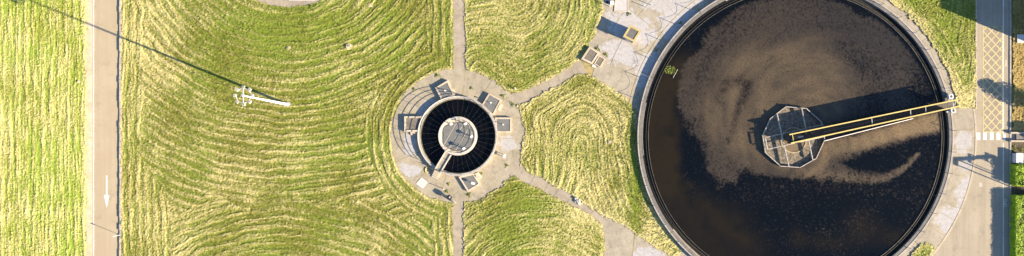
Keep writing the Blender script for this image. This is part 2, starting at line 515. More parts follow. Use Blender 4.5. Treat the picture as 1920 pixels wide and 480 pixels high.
for q in ((bx0 - 1, by0 - .8, bx0 + .9, by1 + .8), (bx1 - .9, by0 - .8, bx1 + 1, by1 + .8)):
    MB().flat(px_rect(*q), 0.032).build('box_border', M['hatchpaint'], road_e)
for q in ((bx0 + .9, by0 - .8, bx1 - .9, by0 + .9), (bx0 + .9, by1 - .9, bx1 - .9, by1 + .8)):
    MB().flat(px_rect(*q), 0.032).build('box_border', M['hatchpaint'], road_e)
for x in (1830.5, 1843, 1855.5, 1868.2):
    MB().flat(px_rect(x, 248.8, x + 7, 262.3), 0.036).build('crossing_stripe', M['white'], road_e)
MB().flat(px_rect(1881, 251, 1885, 262.5), 0.036).build('crossing_stripe', M['white'], road_e)
# painted bicycle on the cycle lane
sym = MB()
for (cx, cy) in ((1881.9 + 2.6, 375.5), (1884.5, 384.5)):
    c0 = P2(cx, cy)
    for i in range(14):
        a, b = 2 * PI * i / 14, 2 * PI * (i + 1) / 14
        sym.add([(c0[0] + math.cos(q) * r, c0[1] + math.sin(q) * r, 0.026) for q, r in ((a, .2), (a, .27), (b, .27), (b, .2))], [(0, 1, 2, 3)])
def stroke(mb, a, b, w, z):
    a, b = P2(*a), P2(*b)
    d = Vector((b[0] - a[0], b[1] - a[1])).normalized(); n = Vector((-d.y, d.x)) * w / 2
    mb.flat([(a[0] + n.x, a[1] + n.y), (b[0] + n.x, b[1] + n.y), (b[0] - n.x, b[1] - n.y), (a[0] - n.x, a[1] - n.y)], z)
for k, (a, b) in enumerate((((1884.5, 375.5), (1882.5, 379)), ((1882.5, 379), (1884.2, 384.5)), ((1884.5, 384.5), (1884, 380)), ((1882.3, 378.6), (1881.6, 383)), ((1881.2, 382), (1881.6, 385)))):
    stroke(sym, a, b, 0.08, 0.030 + 0.003 * k)
sym.build('cycle_symbol', M['roadpaint'], road_e)
for (x0, y0, x1, y1) in ((1877.5, 92, 1884, 94), (1884, 112, 1888.2, 125), (1836, 342, 1842, 350)):
    MB().flat(px_rect(x0, y0, x1, y1), 0.023).build('repair_patch', M['kerb'], road_e)

# ------------------------------------------------------------------ concrete aprons, paths: slab by slab
def shrink(pts, g):
    cx = sum(p[0] for p in pts) / len(pts); cy = sum(p[1] for p in pts) / len(pts)
    out = []
    for x, y in pts:
        d = math.hypot(x - cx, y - cy); k = (d - g) / d
        out.append((cx + (x - cx) * k, cy + (y - cy) * k))
    return out
def slab(pts_px, z1, mat, parent, gap=0.05, name='concrete_slab'):
    pts = shrink([P2(*p) for p in pts_px], gap)
    return MB().prism(pts, -0.015, z1 + random.uniform(-.006, .006)).build(name, mat, parent)
def sector(c, r0, r1, a0, a1, n=5):
    o = [(c[0] + math.cos(a0 + (a1 - a0) * i / n) * r1, c[1] + math.sin(a0 + (a1 - a0) * i / n) * r1) for i in range(n + 1)]
    o += [(c[0] + math.cos(a1 - (a1 - a0) * i / n) * r0, c[1] + math.sin(a1 - (a1 - a0) * i / n) * r0) for i in range(n + 1)]
    return o
def setting(name, pts_px, z, mat):
    return MB().prism([P2(*p) for p in pts_px], -0.018, z).build(name, mat, kind='structure')

plaza = setting('round_pavement', [(C_SM[0] + math.cos(2 * PI * i / 64) * 128, C_SM[1] + math.sin(2 * PI * i / 64) * 128) for i in range(64)], 0.034, M['joint'])
angs = [0.05, 0.52, 0.92, 1.40, 1.86, 2.30, 2.75, 3.2, 3.62, 4.02, 4.42, 4.83, 5.26, 5.62, 5.98, 0.05 + 2 * PI]
for a0, a1 in zip(angs, angs[1:]):
    slab(sector(C_SM, 60, 128, a0, a1, 8), 0.05, M['conc'], plaza, 0.08)
top_pl = setting('round_pavement', [(541 + math.cos(2 * PI * i / 64) * 166, -150 + math.sin(2 * PI * i / 64) * 166) for i in range(64)], 0.034, M['joint'])
for i in range(9):
    a0 = math.radians(62 + i * 6.3)
    slab(sector((541, -150), 100, 165, a0, a0 + math.radians(6.2), 4), 0.05, M['path'], top_pl, 0.05)
MB().flat(px_rect(542, -30, 591, 0.5), 0.064).build('pale_patch', M['white'], top_pl)

def strip(name, p0, p1, w, n, mat, z=0.05, jit=0.12):
    """a footpath of single slabs"""
    p0, p1 = Vector(p0), Vector(p1); d = (p1 - p0); nv = Vector((-d.y, d.x)).normalized() * w / 2
    par = setting(name, [tuple(p0 + nv * .9), tuple(p1 + nv * .9), tuple(p1 - nv * .9), tuple(p0 - nv * .9)], 0.028, M['joint'])
    ts = [i / n + (random.uniform(-jit, jit) / n if 0 < i < n else 0) for i in range(n + 1)]
    for a, b in zip(ts, ts[1:]):
        slab([tuple(p0 + d * a + nv), tuple(p0 + d * b + nv), tuple(p0 + d * b - nv), tuple(p0 + d * a - nv)], z, mat, par, 0.04)
    return par
strip('footpath', (860.5, -30), (860.5, 131), 26, 7, M['path'], 0.045)
strip('footpath', (860, 378), (859.5, 520), 26, 6, M['path'], 0.045)
strip('footpath', (960, 194), (1094, 124), 34, 6, M['path'], 0.045)
strip('footpath', (957, 312), (1128, 416), 34, 8, M['path'], 0.045)
yard = setting('concrete_yard', [(1110, 395), (1300, 470), (1300, 530), (1110, 530)], 0.036, M['joint'])
slab([(1122, 398), (1190, 430), (1182, 500), (1122, 500)], 0.055, M['apron'], yard)
slab([(1191, 430), (1250, 460), (1250, 500), (1183, 500)], 0.055, M['apron'], yard)
slab([(1251, 458), (1320, 470), (1320, 510), (1251, 510)], 0.055, M['apron'], yard)

# apron round the large tank: rings of slabs
apron = setting('tank_apron', [(C_BIG[0] + math.cos(2 * PI * i / 96) * 316, C_BIG[1] + math.sin(2 * PI * i / 96) * 316) for i in range(96)], 0.044, M['joint'])
for i in range(36):
    a0 = math.radians(i * 10 + 3); a1 = a0 + math.radians(10)
    slab(sector(C_BIG, 285, 318, a0, a1, 3), 0.06, M['apron'], apron, 0.04)
nwa = setting('concrete_yard', [(1075, 125), (1120, -40), (1420, -40), (1240, 60), (1200, 215)], 0.039, M['joint'])
for i in range(9):
    a0 = math.radians(193 + i * 8.2); a1 = a0 + math.radians(8.2)
    rs = [318.5, 372, 446, 560] if i % 2 else [318.5, 398, 470, 560]
    for r0, r1 in zip(rs, rs[1:]):
        sp = sector(C_BIG, r0, r1, a0, a1, 3)
        if i < 1 and r1 > 420: continue
        slab(sp, 0.055, M['apron'], nwa, 0.045)
# raised apron on the east side with its kerb along the road
ea = setting('tank_apron', sector(C_BIG, 293, 337, math.radians(-11), math.radians(41), 24), 0.114, M['joint'])
cuts = [-10, -2.5, 4.2, 8.2, 13, 17.2, 23.5, 27.5, 33.5, 41]
for k, (a0, a1) in enumerate(zip(cuts, cuts[1:])):
    slab(sector(C_BIG, 292, 336.5, math.radians(a0), math.radians(a1), 4), 0.13, M['apron'], ea, 0.05)
ek = thing('kerb', P(1826, 330), 'pale kerb curving along the service road beside the tank apron', 'kerb')
for i in range(30):
    a0 = -10.3 + i * 2.1
    MB().prism(shrink([P2(*p) for p in sector(C_BIG, 336.8, 340, math.radians(a0), math.radians(a0 + 2.1), 2)], 0.012), 0, 0.14 + random.uniform(-.01, .01)).build('kerb_stone', M['kerb'], ek)
ek = thing('kerb', P(1829, 90), 'straight pale kerb between the upper right lawn and the service road', 'kerb')
for y in range(-60, 196, 12):
    MB().prism(px_rect(1828.3, y + .2, 1831, y + 11.8), 0, 0.13 + random.uniform(-.01, .01)).build('kerb_stone', M['kerb'], ek)

# ------------------------------------------------------------------ lawns
GS = 0.13
gx = np.arange(-86, 88, GS); gy = np.arange(-21, 27.5, GS)
NX, NY = len(gx), len(gy)
GX, GY = np.meshgrid(gx, gy)                      # rows = y
QX = (GX * 12 + 960).astype(np.float32); QY = (280 - GY * 12).astype(np.float32)

def arc(c, r, d0, d1, n=24):
    return [(c[0] + r * math.cos(math.radians(d0 + (d1 - d0) * i / n)), c[1] + r * math.sin(math.radians(d0 + (d1 - d0) * i / n))) for i in range(n + 1)]
LAWNS = {
 'A': [(-80, -50), (164, -50), (164, 540), (-80, 540)],
 'B': [(227, -50), (405, -50)] + arc((541, -150), 162, 142, 40, 20) + [(851, -50), (851, 118)] + arc(C_SM, 125, 266, 94, 30) + [(851, 540), (227, 540)],
 'C': [(870, -50), (1125, -50), (1132, 22), (1110, 72), (1092, 104), (1076, 120), (1040, 142), (1005, 160), (975, 173)] + arc(C_SM, 125, 317, 278, 8),
 'D': [(984, 194), (1000, 185), (1045, 162), (1085, 139), (1105, 141), (1150, 168), (1183, 192), (1192, 212), (1193, 255), (1197, 300), (1206, 345), (1222, 385), (1248, 430), (1276, 470), (1268, 482), (1232, 466), (1208, 450), (1175, 425), (1135, 404), (1105, 386), (1060, 358), (1020, 336), (985, 317), (975, 308)] + arc(C_SM, 126, 22, -26, 8),
 'E': arc(C_SM, 126, 84, 38, 8) + [(968, 334), (1000, 351), (1060, 380), (1100, 401), (1127, 420), (1133, 440), (1132, 540), (870, 540)],
 'F': [(1600, -50), (1829, -50), (1829, 203), (1797, 203)] + arc(C_BIG, 309, -12, -58, 16),
 'G': [(1724, 452), (1740, 456), (1754, 464)] + arc(C_BIG, 337, 38, 50, 5) + arc(C_BIG, 309, 55, 42, 5),
 'J': [(1897, -60), (1990, -60), (1990, 246), (1897, 246)],
}
FULL = np.zeros(QX.shape, dtype=np.int8)
PHI = np.zeros(QX.shape, dtype=np.float32)
BD = np.full(QX.shape, 99, dtype=np.float32)
ragged = (fbm(QX, QY, 9, 3, 3) - 0.5) * 9
for k, (nm, poly) in enumerate(LAWNS.items()):
    ins = in_poly(QX, QY, poly)
    d = seg_dist(QX, QY, poly)
    sd = np.where(ins, d, -d)
    m = (sd + ragged * (0.9 if nm == 'A' else 0.8 if nm == 'B' else 1.05) + (2.0 if nm in 'CDE' else 0)) > 0
    if nm == 'B': m &= QX > 225.6 + (fbm(QX, QY, 14, 2, 4) - .5) * 7
    m &= FULL == 0
    FULL[m] = k + 1
    BD[m] = np.maximum(sd[m], 0)
    if nm in ('A', 'J'): phi = QX
    elif nm == 'B':
        r1 = np.hypot((QX - 541) * 0.97, QY + 150)
        r2 = -np.hypot((QX - 530) * 0.85, QY - 690) + 690
        r3 = np.minimum(849 - QX, np.hypot(QX - C_SM[0], QY - C_SM[1]) - 125)
        r4 = QX - 228
        sel = (fbm(QX, QY, 60, 5, 3) - 0.5) * 70
        phi = r1
        zb = (QY - (372 + 0.10 * np.abs(QX - 520)) + sel) > 0
        phi = np.where(zb, r2, phi)
        phi = np.where(r3 < 46 + sel * .6, r3 * 1.05, phi)
        phi = np.where(r4 < 42 + sel * .5 + np.clip(QY - 300, 0, 90) * 0.6, r4, phi)
    else:
        if nm == 'C': phi = soft_dist(QX, QY, poly[1:9] + arc(C_SM, 125, 317, 285, 6), 9.0, False)
        elif nm == 'D': phi = soft_dist(QX, QY, [(1000, 330)] + arc(C_SM, 126, 22, -26, 8) + poly[:12], 9.0, False)
        elif nm == 'E': phi = np.hypot(QX - 1012, QY - 570)
        else: phi = soft_dist(QX, QY, poly, 4.0)
    PHI[m] = phi[m]
PHI = PHI + np.where(FULL == 1, .3, 1) * ((fbm(QX, QY, 80, 1, 3) - 0.5) * 18 + (fbm(QX, QY, 22, 4, 2) - 0.5) * 4)

# smear noise along the mowing direction
gyp, gxp = np.gradient(PHI)
nrm = np.hypot(gxp, gyp) + 1e-6
TX = -gyp / nrm; TY = gxp / nrm
def smear(src, steps, st=1.3):
    acc = src.copy(); cnt = 1
    for sg in (1, -1):
        ix = np.tile(np.arange(NX, dtype=np.float32), (NY, 1)); iy = np.tile(np.arange(NY, dtype=np.float32)[:, None], (1, NX))
        ox = np.zeros_like(ix); oy = np.zeros_like(ix)
        for s_ in range(steps):
            a = np.clip(np.rint(ix), 0, NX - 1).astype(np.int32); b = np.clip(np.rint(iy), 0, NY - 1).astype(np.int32)
            tx = TX[b, a] * sg; ty = TY[b, a] * sg
            if s_:
                fl = np.sign(tx * ox + ty * oy); fl[fl == 0] = 1
                tx *= fl; ty *= fl
            ox, oy = tx, ty
            ix = ix + tx * st; iy = iy + ty * st
            a = np.clip(np.rint(ix), 0, NX - 1).astype(np.int32); b = np.clip(np.rint(iy), 0, NY - 1).astype(np.int32)
            acc = acc + src[b, a]; cnt += 1
    acc = acc / cnt
    return (acc - acc.mean()) / acc.std()
WN = RNG.random(QX.shape).astype(np.float32)
L0 = smear(WN, 2)
L1 = smear(WN, 8)
W2 = RNG.random(QX.shape).astype(np.float32)
W2 = (W2 + np.roll(W2, 1, 0) + np.roll(W2, 1, 1) + np.roll(W2, (1, 1), (0, 1)))
L2 = smear(W2, 22)
amp = fbm(QX, QY, 55, 2, 3)
ROW = np.sin(2 * PI * PHI / 15.5 + 2.2 * (fbm(QX, QY, 120, 6, 2) - .5)) * 0.75 + np.sin(2 * PI * PHI / 6.6 + 9 * amp) * 0.35
big = fbm(QX, QY, 110, 7, 4); mid = fbm(QX, QY, 30, 8, 4); fine = RNG.random(QX.shape).astype(np.float32)

HAYF = np.zeros(QX.shape, dtype=np.float32); FRS = np.zeros_like(HAYF); ZZ = np.zeros_like(HAYF)
PARM = {  # hay bias, row weight, smear weight, noise weight, fresh bias
 'A': (0.36, 0.13, 0.17, 0.5, 0.50), 'B': (0.36, 0.24, 0.10, 0.65, 0.36), 'C': (0.50, 0.09, 0.10, 0.6, 0.30), 'D': (0.57, 0.09, 0.12, 0.5, 0.15),
 'E': (0.40, 0.11, 0.13, 0.7, 0.45), 'F': (0.50, 0.06, 0.12, 0.9, 0.42), 'G': (0.5, 0.05, 0.10, 0.6, 0.50), 'J': (0.55, 0.03, 0.06, 0.6, 0.05)}
for k, nm in enumerate(LAWNS):
    m = FULL == k + 1
    b, rw, sw, nw, fb = PARM[nm]
    h = b + rw * ROW * (0.4 + amp) + sw * (0.55 * L0 + 0.6 * L1 + 0.5 * L2) + 0.40 * (fine - .5) + nw * (big - 0.5) + 0.45 * (mid - 0.5)
    f = fb + 1.5 * (fbm(QX, QY, 60, 9, 3) - 0.52) - 0.18 * ROW
    if nm == 'B':
        h = h - 0.28 * np.exp(-((QX - 560) / 150) ** 2 - ((QY - 50) / 45) ** 2) + 0.16 * np.exp(-((QX - 300) / 70) ** 2) - 0.16 * np.exp(-((QX - 470) / 120) ** 2 - ((QY - 150) / 120) ** 2)
        f = f + 0.4 * np.exp(-((QX - 540) / 140) ** 2 - ((QY - 50) / 40) ** 2) + .3 * np.exp(-((QX - 775) / 30) ** 2 - ((QY - 85) / 25) ** 2)
    if nm == 'D':
        h = h - 0.4 * np.exp(-((QX - 1192) / 14) ** 2) - 0.25 * np.exp(-((QX - 1090) / 35) ** 2 - ((QY - 150) / 14) ** 2) + 0.2 * np.exp(-((QX - 1240) / 40) ** 2 - ((QY - 430) / 40) ** 2)
        f = f + 0.5 * np.exp(-((QX - 1192) / 14) ** 2)
    if nm == 'E':
        h = h + 0.25 * sstep(930, 1080, QX) - 0.15
    if nm == 'F':
        h = h + 0.45 * np.exp(-(BD / 16) ** 2) * (QX < 1800) + 0.35 * sstep(130, 190, QY) - 0.1
        f = f - 0.3 * sstep(130, 190, QY)
    if nm == 'A':
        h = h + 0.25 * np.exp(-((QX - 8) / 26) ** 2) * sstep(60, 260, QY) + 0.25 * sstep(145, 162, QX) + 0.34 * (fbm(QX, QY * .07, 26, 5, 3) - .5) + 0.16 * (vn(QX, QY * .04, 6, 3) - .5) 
    h = h + 0.22 * np.exp(-(BD / 5) ** 2)
    HAYF[m] = np.clip(h, 0, 1.1)[m]; FRS[m] = np.clip(f, 0, 1)[m]
    z = 0.10 + 0.029 * (ROW * (0.3 + amp)) * (rw / 0.12) ** .5 + 0.010 * L2 * (sw / .12) + 0.014 * L1 + 0.016 * L0 + 0.085 * (fine - 0.5) + 0.09 * (mid - 0.45)
    if nm == 'B': z = z + 0.10 * np.exp(-np.clip(QX - 224, 0, 999) / 12) * (.8 + 1.6 * (fbm(QX, QY, 12, 7, 3) - .5))
    z = z * (0.8 + 0.2 * sstep(0, 7, BD)) + 0.03
    if nm == 'F' or nm == 'G': z = z + 0.07
    ZZ[m] = np.clip(z, 0.07, 0.34)[m]

LABEL = {'A': ('grassw',), 'B': ('grass',), 'C': ('grass',), 'D': ('grass',), 'E': ('grass',), 'F': ('grass',), 'G': ('grass',), 'J': ('grassdry',)}
for k, nm in enumerate(LAWNS):
    m = FULL == k + 1
    cell = m[:-1, :-1] & m[1:, :-1] & m[:-1, 1:] & m[1:, 1:]
    idx = -np.ones(m.shape, dtype=np.int64)
    use = np.zeros_like(m)
    use[:-1, :-1] |= cell; use[1:, :-1] |= cell; use[:-1, 1:] |= cell; use[1:, 1:] |= cell
    idx[use] = np.arange(use.sum())
    v = np.stack([GX[use] + (fine[use] - .5) * 0.08, GY[use] + (WN[use] - .5) * 0.08, ZZ[use]], 1)
    a, b_ = np.nonzero(cell)
    f = np.stack([idx[a, b_], idx[a, b_ + 1], idx[a + 1, b_ + 1], idx[a + 1, b_]], 1)
    mt = M[LABEL[nm][0]]
    me = fast_mesh('lawn', v, f, mt, {'hay': HAYF[use], 'fresh': FRS[use]})
    o = bpy.data.objects.new('lawn', me); COL.objects.link(o); setp(o, kind='structure')
    # loose cut stalks and standing blades
    area = use.sum() * GS * GS
    n = int(area * (24 if nm != 'J' else 18))
    yy, xx = np.nonzero(use)
    s = RNG.integers(0, len(yy), n); yy = yy[s]; xx = xx[s]
    x = GX[yy, xx] + (RNG.random(n) - .5) * .13; y = GY[yy, xx] + (RNG.random(n) - .5) * .13; z = ZZ[yy, xx]
    tx = TX[yy, xx]; ty = TY[yy, xx]
    ang = np.arctan2(ty, tx) + RNG.normal(0, 0.6, n)
    ln = RNG.uniform(.10, .26, n); wd = RNG.uniform(.02, .05, n)
    stand = RNG.random(n) < 0.45
    up = np.where(stand, RNG.uniform(.06, .15, n), RNG.uniform(.0, .05, n))
    ln = np.where(stand, ln * .35, ln)
    cx, sx = np.cos(ang), np.sin(ang)
    px_, py_ = -sx * wd, cx * wd
    v = np.empty((n, 4, 3))
    v[:, 0] = np.stack([x - cx * ln / 2 - px_, y - sx * ln / 2 - py_, z - .005], 1)
    v[:, 1] = np.stack([x - cx * ln / 2 + px_, y - sx * ln / 2 + py_, z + .01], 1)
    v[:, 2] = np.stack([x + cx * ln / 2 + px_ * .4, y + sx * ln / 2 + py_ * .4, z + up + .02], 1)
    v[:, 3] = np.stack([x + cx * ln / 2 - px_ * .4, y + sx * ln / 2 - py_ * .4, z + up], 1)
    hy = np.clip(HAYF[yy, xx] + RNG.normal(0, .2, n) + np.where(stand, -.12, .12), 0, 1.2)
    me = fast_mesh('cut_grass', v.reshape(-1, 3), np.arange(4 * n).reshape(-1, 4), mt, {'hay': np.repeat(hy, 4), 'fresh': np.repeat(FRS[yy, xx], 4)})
    o = bpy.data.objects.new('cut_grass', me); COL.objects.link(o)
    setp(o, kind='stuff')

# ------------------------------------------------------------------ leafy things
def leaf_cloud(name, pts, size, mat, parent=None, flat=0.5, seed=1, norm=None):
    """many small leaves, one mesh; tone varies leaf by leaf and clump by clump"""
    r = np.random.default_rng(seed)
    off = np.array(W[parent]) if parent is not None else np.zeros(3)
    p = np.asarray(pts) - off
    n = len(p)
    nv = r.normal(0, 1, (n, 3)); nv[:, 2] = np.abs(nv[:, 2]) + flat
    if norm is not None: nv = nv * .42 + np.asarray(norm)
    nv /= np.linalg.norm(nv, axis=1)[:, None]
    a = np.cross(nv, r.normal(0, 1, (n, 3))); a /= np.linalg.norm(a, axis=1)[:, None]
    b = np.cross(nv, a)
    sz = r.uniform(.6, 1.25, n)[:, None] * size
    v = np.empty((n, 4, 3))
    v[:, 0] = p - a * sz; v[:, 1] = p + b * sz * .5 - nv * sz * .15; v[:, 2] = p + a * sz; v[:, 3] = p - b * sz * .5 - nv * sz * .15
    tone = np.clip(0.5 + 0.9 * (fbm(p[:, 0] + off[0] + 90, p[:, 1] + off[1] + 90, .9, seed, 3) - .5) + r.normal(0, .22, n), 0, 1)
    me = fast_mesh(name, v.reshape(-1, 3), np.arange(4 * n).reshape(-1, 4), mat, {'tone': np.repeat(tone, 4)})
    o = bpy.data.objects.new(name, me); COL.objects.link(o)
    if parent is not None: o.parent = parent
    W[o] = Vector(off)
    return o

def weed(px, py, rad, label, n=70, z=0.05, h=0.22, seed=1):
    r = np.random.default_rng(seed)
    c = P(px, py, z)
    a = r.uniform(0, 2 * PI, n); q = np.sqrt(r.random(n)) * rad * 1.3 * (0.7 + 0.5 * np.sin(a * 3 + seed))
    zz = r.random(n) * h * .6 * np.clip(1.1 - q / rad, .1, 1)
    pts = np.stack([c[0] + np.cos(a) * q, c[1] + np.sin(a) * q, c[2] + zz + .02], 1)
    t = thing('weed', c, label, 'weed', 'weeds growing from the concrete joints')
    leaf_cloud('foliage', pts, 0.085, M['weed'], t, seed=seed)
    st = MB()
    for i in range(6):
        p = pts[i]; st.tube(c, (p[0], p[1], p[2]), .012, .006, 4)
    st.build('stem', M['hedgecore'], t)
    return t
weed(1178.5, 25.5, .32, 'green weed tuft below the white cover slab at the top of the yard', 110, seed=2)
weed(957, 163, .5, 'large scruffy weed where the upper right path meets the round pavement', 170, seed=3, h=.4)
weed(1120, 91, .4, 'weed clump at the upper corner of the twin chamber', 110, seed=4)
weed(1136, 102, .35, 'weed clump beside the small half of the twin chamber', 100, seed=5)
weed(943, 180, .38, 'weed tuft just right of the upper right tilted chamber', 90, seed=6)
weed(961, 196, .42, 'low spreading weed near the start of the right hand path', 90, seed=7, h=.12)
weed(777, 168, .3, 'weed in the pavement joint left of the upper chamber', 70, seed=8)
weed(884, 165, .25, 'weed in the pavement joint above the small tank', 60, seed=9)
weed(838, 359, .28, 'weed growing next to the parked bicycle', 80, seed=10)
weed(879, 365, .34, 'weed at the bottom corner of the lower chamber', 100, seed=11)
weed(841, 345, .22, 'tiny weed on the pavement above the bicycle', 50, seed=12)
weed(902, 325, .22, 'tiny weed beside the steps of the lower chamber', 50, seed=13)
weed(950, 310, .3, 'weed row in the joint below the white cabinet', 70, seed=14, h=.12)
weed(1190, 248, .5, 'leafy weed at the lawn edge beside the left rim of the large tank', 160, z=.1, seed=15, h=.4)
weed(1202, 361, .35, 'leafy weed at the tank wall foot on the lower left', 90, z=.06, seed=16, h=.3)
weed(1276, 43, .24, 'weed in the apron joint near the top left rim of the large tank', 60, seed=17)
weed(1230, 95, .2, 'small dry weed in the yard joint next to the tank shadow', 50, seed=18)
weed(584, 12, .35, 'dark green weed at the edge of the top pavement', 110, z=.08, seed=19, h=.4)
weed(1122, 4, .45, 'bright green weed at the top corner of the upper lawn', 150, z=.08, seed=20, h=.4)
weed(820, 141, .3, 'weed at the lawn edge above the upper chamber', 80, z=.08, seed=21)

def heap(px, py, r, h, label, mat, seed, name='hay_heap', cat='hay heap'):
    q = np.random.default_rng(seed)
    c = P(px, py, 0.1)
    t = thing(name, c, label, cat)
    n = 260
    a = q.uniform(0, 2 * PI, n); d = np.sqrt(q.random(n)) * r
    pts = np.stack([c[0] + np.cos(a) * d, c[1] + np.sin(a) * d * .8, c[2] + h * (1 - (d / r) ** 2) * q.uniform(.4, 1, n)], 1)
    b = MB()
    m = 12
    ringv = [(c[0], c[1], c[2] + h * .8)]
    for k in (1, 2):
        for i in range(m):
            rr = r * k / 2 * q.uniform(.75, 1.1)
            ringv.append((c[0] + math.cos(2 * PI * i / m) * rr, c[1] + .8 * math.sin(2 * PI * i / m) * rr, c[2] + h * (.55 if k == 1 else -.25)))
    fs = [(0, 1 + i, 1 + (i + 1) % m) for i in range(m)] + [(1 + i, 1 + m + i, 1 + m + (i + 1) % m, 1 + (i + 1) % m) for i in range(m)]
    b.add(ringv, fs); b.build('mound', mat, t)
    leaf_cloud('loose_stalks', pts, 0.11, M['straw'], t, seed=seed)
M['straw'] = leaf_mat('straw', (0.40, 0.33, 0.17), (0.75, 0.66, 0.46))
M['strawmound'] = simple('straw_mound', (0.62, 0.53, 0.36), (0.48, 0.40, 0.24), 3, 0.95, bump=.6)
heap(654, 87, .62, .34, 'bleached pale heap of cut hay on the upper part of the big lawn', M['strawmound'], 31)
heap(541, 90, .36, .2, 'small straw coloured hay heap left of the larger pale heap', M['strawmound'], 32)
heap(148, 153, .28, .2, 'little tan clump of hay on the far left lawn', M['strawmound'], 33)
heap(694, 10, .5, .1, 'flat dry hay patch near the top edge of the big lawn', M['strawmound'], 34)
heap(1143, 266, .4, .14, 'dry hay tuft in the lawn between the two tanks', M['strawmound'], 35)
q = np.random.default_rng(5)
rk = thing('rubble_pile', P(1082, 375), 'pale broken concrete lumps lying beside the lower right path', 'rubble')
for (dx, dy, s) in ((-2, -3, .42), (2, 2, .5), (-3, 2, .3), (4, 6, .36)):
    c = P(1082 + dx, 375 + dy, .05); b = MB()
    pts = [(c[0] + math.cos(2 * PI * i / 7) * s * q.uniform(.6, 1), c[1] + math.sin(2 * PI * i / 7) * s * q.uniform(.6, 1)) for i in range(7)]
    n0 = len(pts)
    b.add([(x, y, .03) for x, y in pts] + [(c[0] + (x - c[0]) * .7, c[1] + (y - c[1]) * .7, .05 + s * q.uniform(.5, .8)) for x, y in pts],
          [tuple(range(n0, 2 * n0))] + [(i, (i + 1) % n0, n0 + (i + 1) % n0, n0 + i) for i in range(n0)])
    b.build('concrete_lump', M['stone'], rk)

# ------------------------------------------------------------------ lighting mast
def mast():
    base = P(540, 196)
    t = thing('lighting_mast', base, 'tall white lighting mast with a ring of floodlights standing on the mown lawn', 'light mast')
    x, y = base[0], base[1]
    MB().tube((x, y, 0), (x, y, 18.0), .22, .09, 16).build('mast_pole', M['white'], t)
    MB().tube((x, y, 0), (x, y, .16), .48, .44, 16).build('base_flange', M['steel'], t)
    R = .95
    MB().path([(x + math.cos(2 * PI * i / 40) * R, y + math.sin(2 * PI * i / 40) * R, 17.7) for i in range(40)], .045, 6, True).build('lamp_ring', M['lightmetal'], t)
    MB().box((x, y, 17.75), (.08, 2 * R, .08)).build('crossbar', M['white'], t)
    MB().tube((x, y, 17.6), (x, y, 18.25), .2, .15, 12).build('mast_head', M['steel'], t)
    b = MB()
    b.box((R + .2, 0, 17.66 - 0), (.28, .34, .16))
    b.box((R + .02, 0, 17.74), (.1, .16, .08))
    body = b.mesh('floodlight', M['palesteel'])
    lm = MB().box((R + .22, 0, 17.56), (.30, .38, .03)).mesh('lens', M['lens'])
    fin = MB()
    for k in range(4): fin.box((R + .08 + .08 * k, 0, 17.79), (.025, .40, .08))
    fm = fin.mesh('cooling_fin', M['lightmetal'])
    for k in range(8):
        f = inst('floodlight', body, t, base, 2 * PI * k / 8)
        for nm, me in (('lens', lm), ('cooling_fin', fm)):
            o = bpy.data.objects.new(nm, me); COL.objects.link(o); o.parent = f
mast()
# short lamp post on the kerb of the arrow road
def post_lamp():
    b = P(225.5, 440.5)
    t = thing('lamp_post', b, 'short white lamp post on the kerb beside the arrow road', 'lamp post')
    x, y = b[0], b[1]
    MB().tube((x, y, 0), (x, y, 1.7), .04, .035, 8).build('pole', M['lightmetal'], t)
    MB().tube((x, y, 1.7), (x, y, 1.95), .1, .08, 10).build('lamp_head', M['lightmetal'], t)
    MB().box((x, y, .12), (.25, .25, .1)).build('base_plate', M['steel'], t)
post_lamp()

# ------------------------------------------------------------------ large settling tank
def large_tank():
    c = BIG; k = (H - .3) / H / 12
    t = thing('settling_tank', (c[0], c[1], 0), 'huge round concrete settling tank full of dark scummy water', 'tank')
    Rw = 275.5 * k; Ri = 288 * k; Ro = 295.5 * k
    for i in range(48):
        a0 = 2 * PI * i / 48; a1 = a0 + 2 * PI / 48
        MB().ring(c, Ri, Ro - .02, 0, .50, 4, a0 + .0006, a1 - .0006).build('wall_segment', M['dirtyring'], t)
        MB().ring(c, Ri - .03, Ro - .23, .50, .545, 4, a0 + .0009, a1 - .0009).build('coping_stone', M['copingd'], t)
        MB().ring(c, Ro - .17, Ro + .03, .50, .585, 4, a0 + .0009, a1 - .0009).build('edge_strip', M['coping'], t)
    MB().ring(c, Rw + .1, Ri - .001, .02, .06, 192).build('launder_channel', M['launder'], t)
    MB().ring(c, Rw - .02, Rw + .10, .03, .30, 192).build('weir_wall', M['launder'], t)
    w = MB()
    n = 720
    for i in range(n):          # notched weir plate
        a0 = 2 * PI * i / n; a1 = 2 * PI * (i + .62) / n
        w.ring(c, Rw - .055, Rw - .02, .25, .40, 1, a0, a1)
    w.ring(c, Rw - .05, Rw - .021, .2, .33, 240)
    w.build('weir_plate', M['weirmid'], t)
    MB().ring(c, Rw + .28, Rw + .34, .30, .34, 192).build('scum_rail', M['railpale'], t)
    # posts with sagging rope
    np_ = 46
    pm = MB(); pm.tube((0, 0, .5), (0, 0, 1.62), .045, .042, 6); pm.tube((0, 0, .545), (0, 0, .58), .09, .09, 8)
    pme = pm.mesh('railing_post', M['steel'])
    Rp = Ro - .08
    for i in range(np_):
        a = 2 * PI * (i + .3) / np_; b = 2 * PI * (i + 1.3) / np_
        if abs(((a + b) / 2 + PI) % (2 * PI) - PI - math.atan2(62, 295)) < .06: pass
        inst('railing_post', pme, t, (c[0] + math.cos(a) * Rp, c[1] + math.sin(a) * Rp, 0), a)
        pts = []
        for s in range(9):
            u = s / 8
            ca = (c[0] + math.cos(a) * Rp, c[1] + math.sin(a) * Rp); cb = (c[0] + math.cos(b) * Rp, c[1] + math.sin(b) * Rp)
            pts.append((ca[0] + (cb[0] - ca[0]) * u, ca[1] + (cb[1] - ca[1]) * u, 1.58 - .5 * (4 * u * (1 - u))))
        MB().path(pts, .014, 4).build('rope', M['rope'], t)
    return t
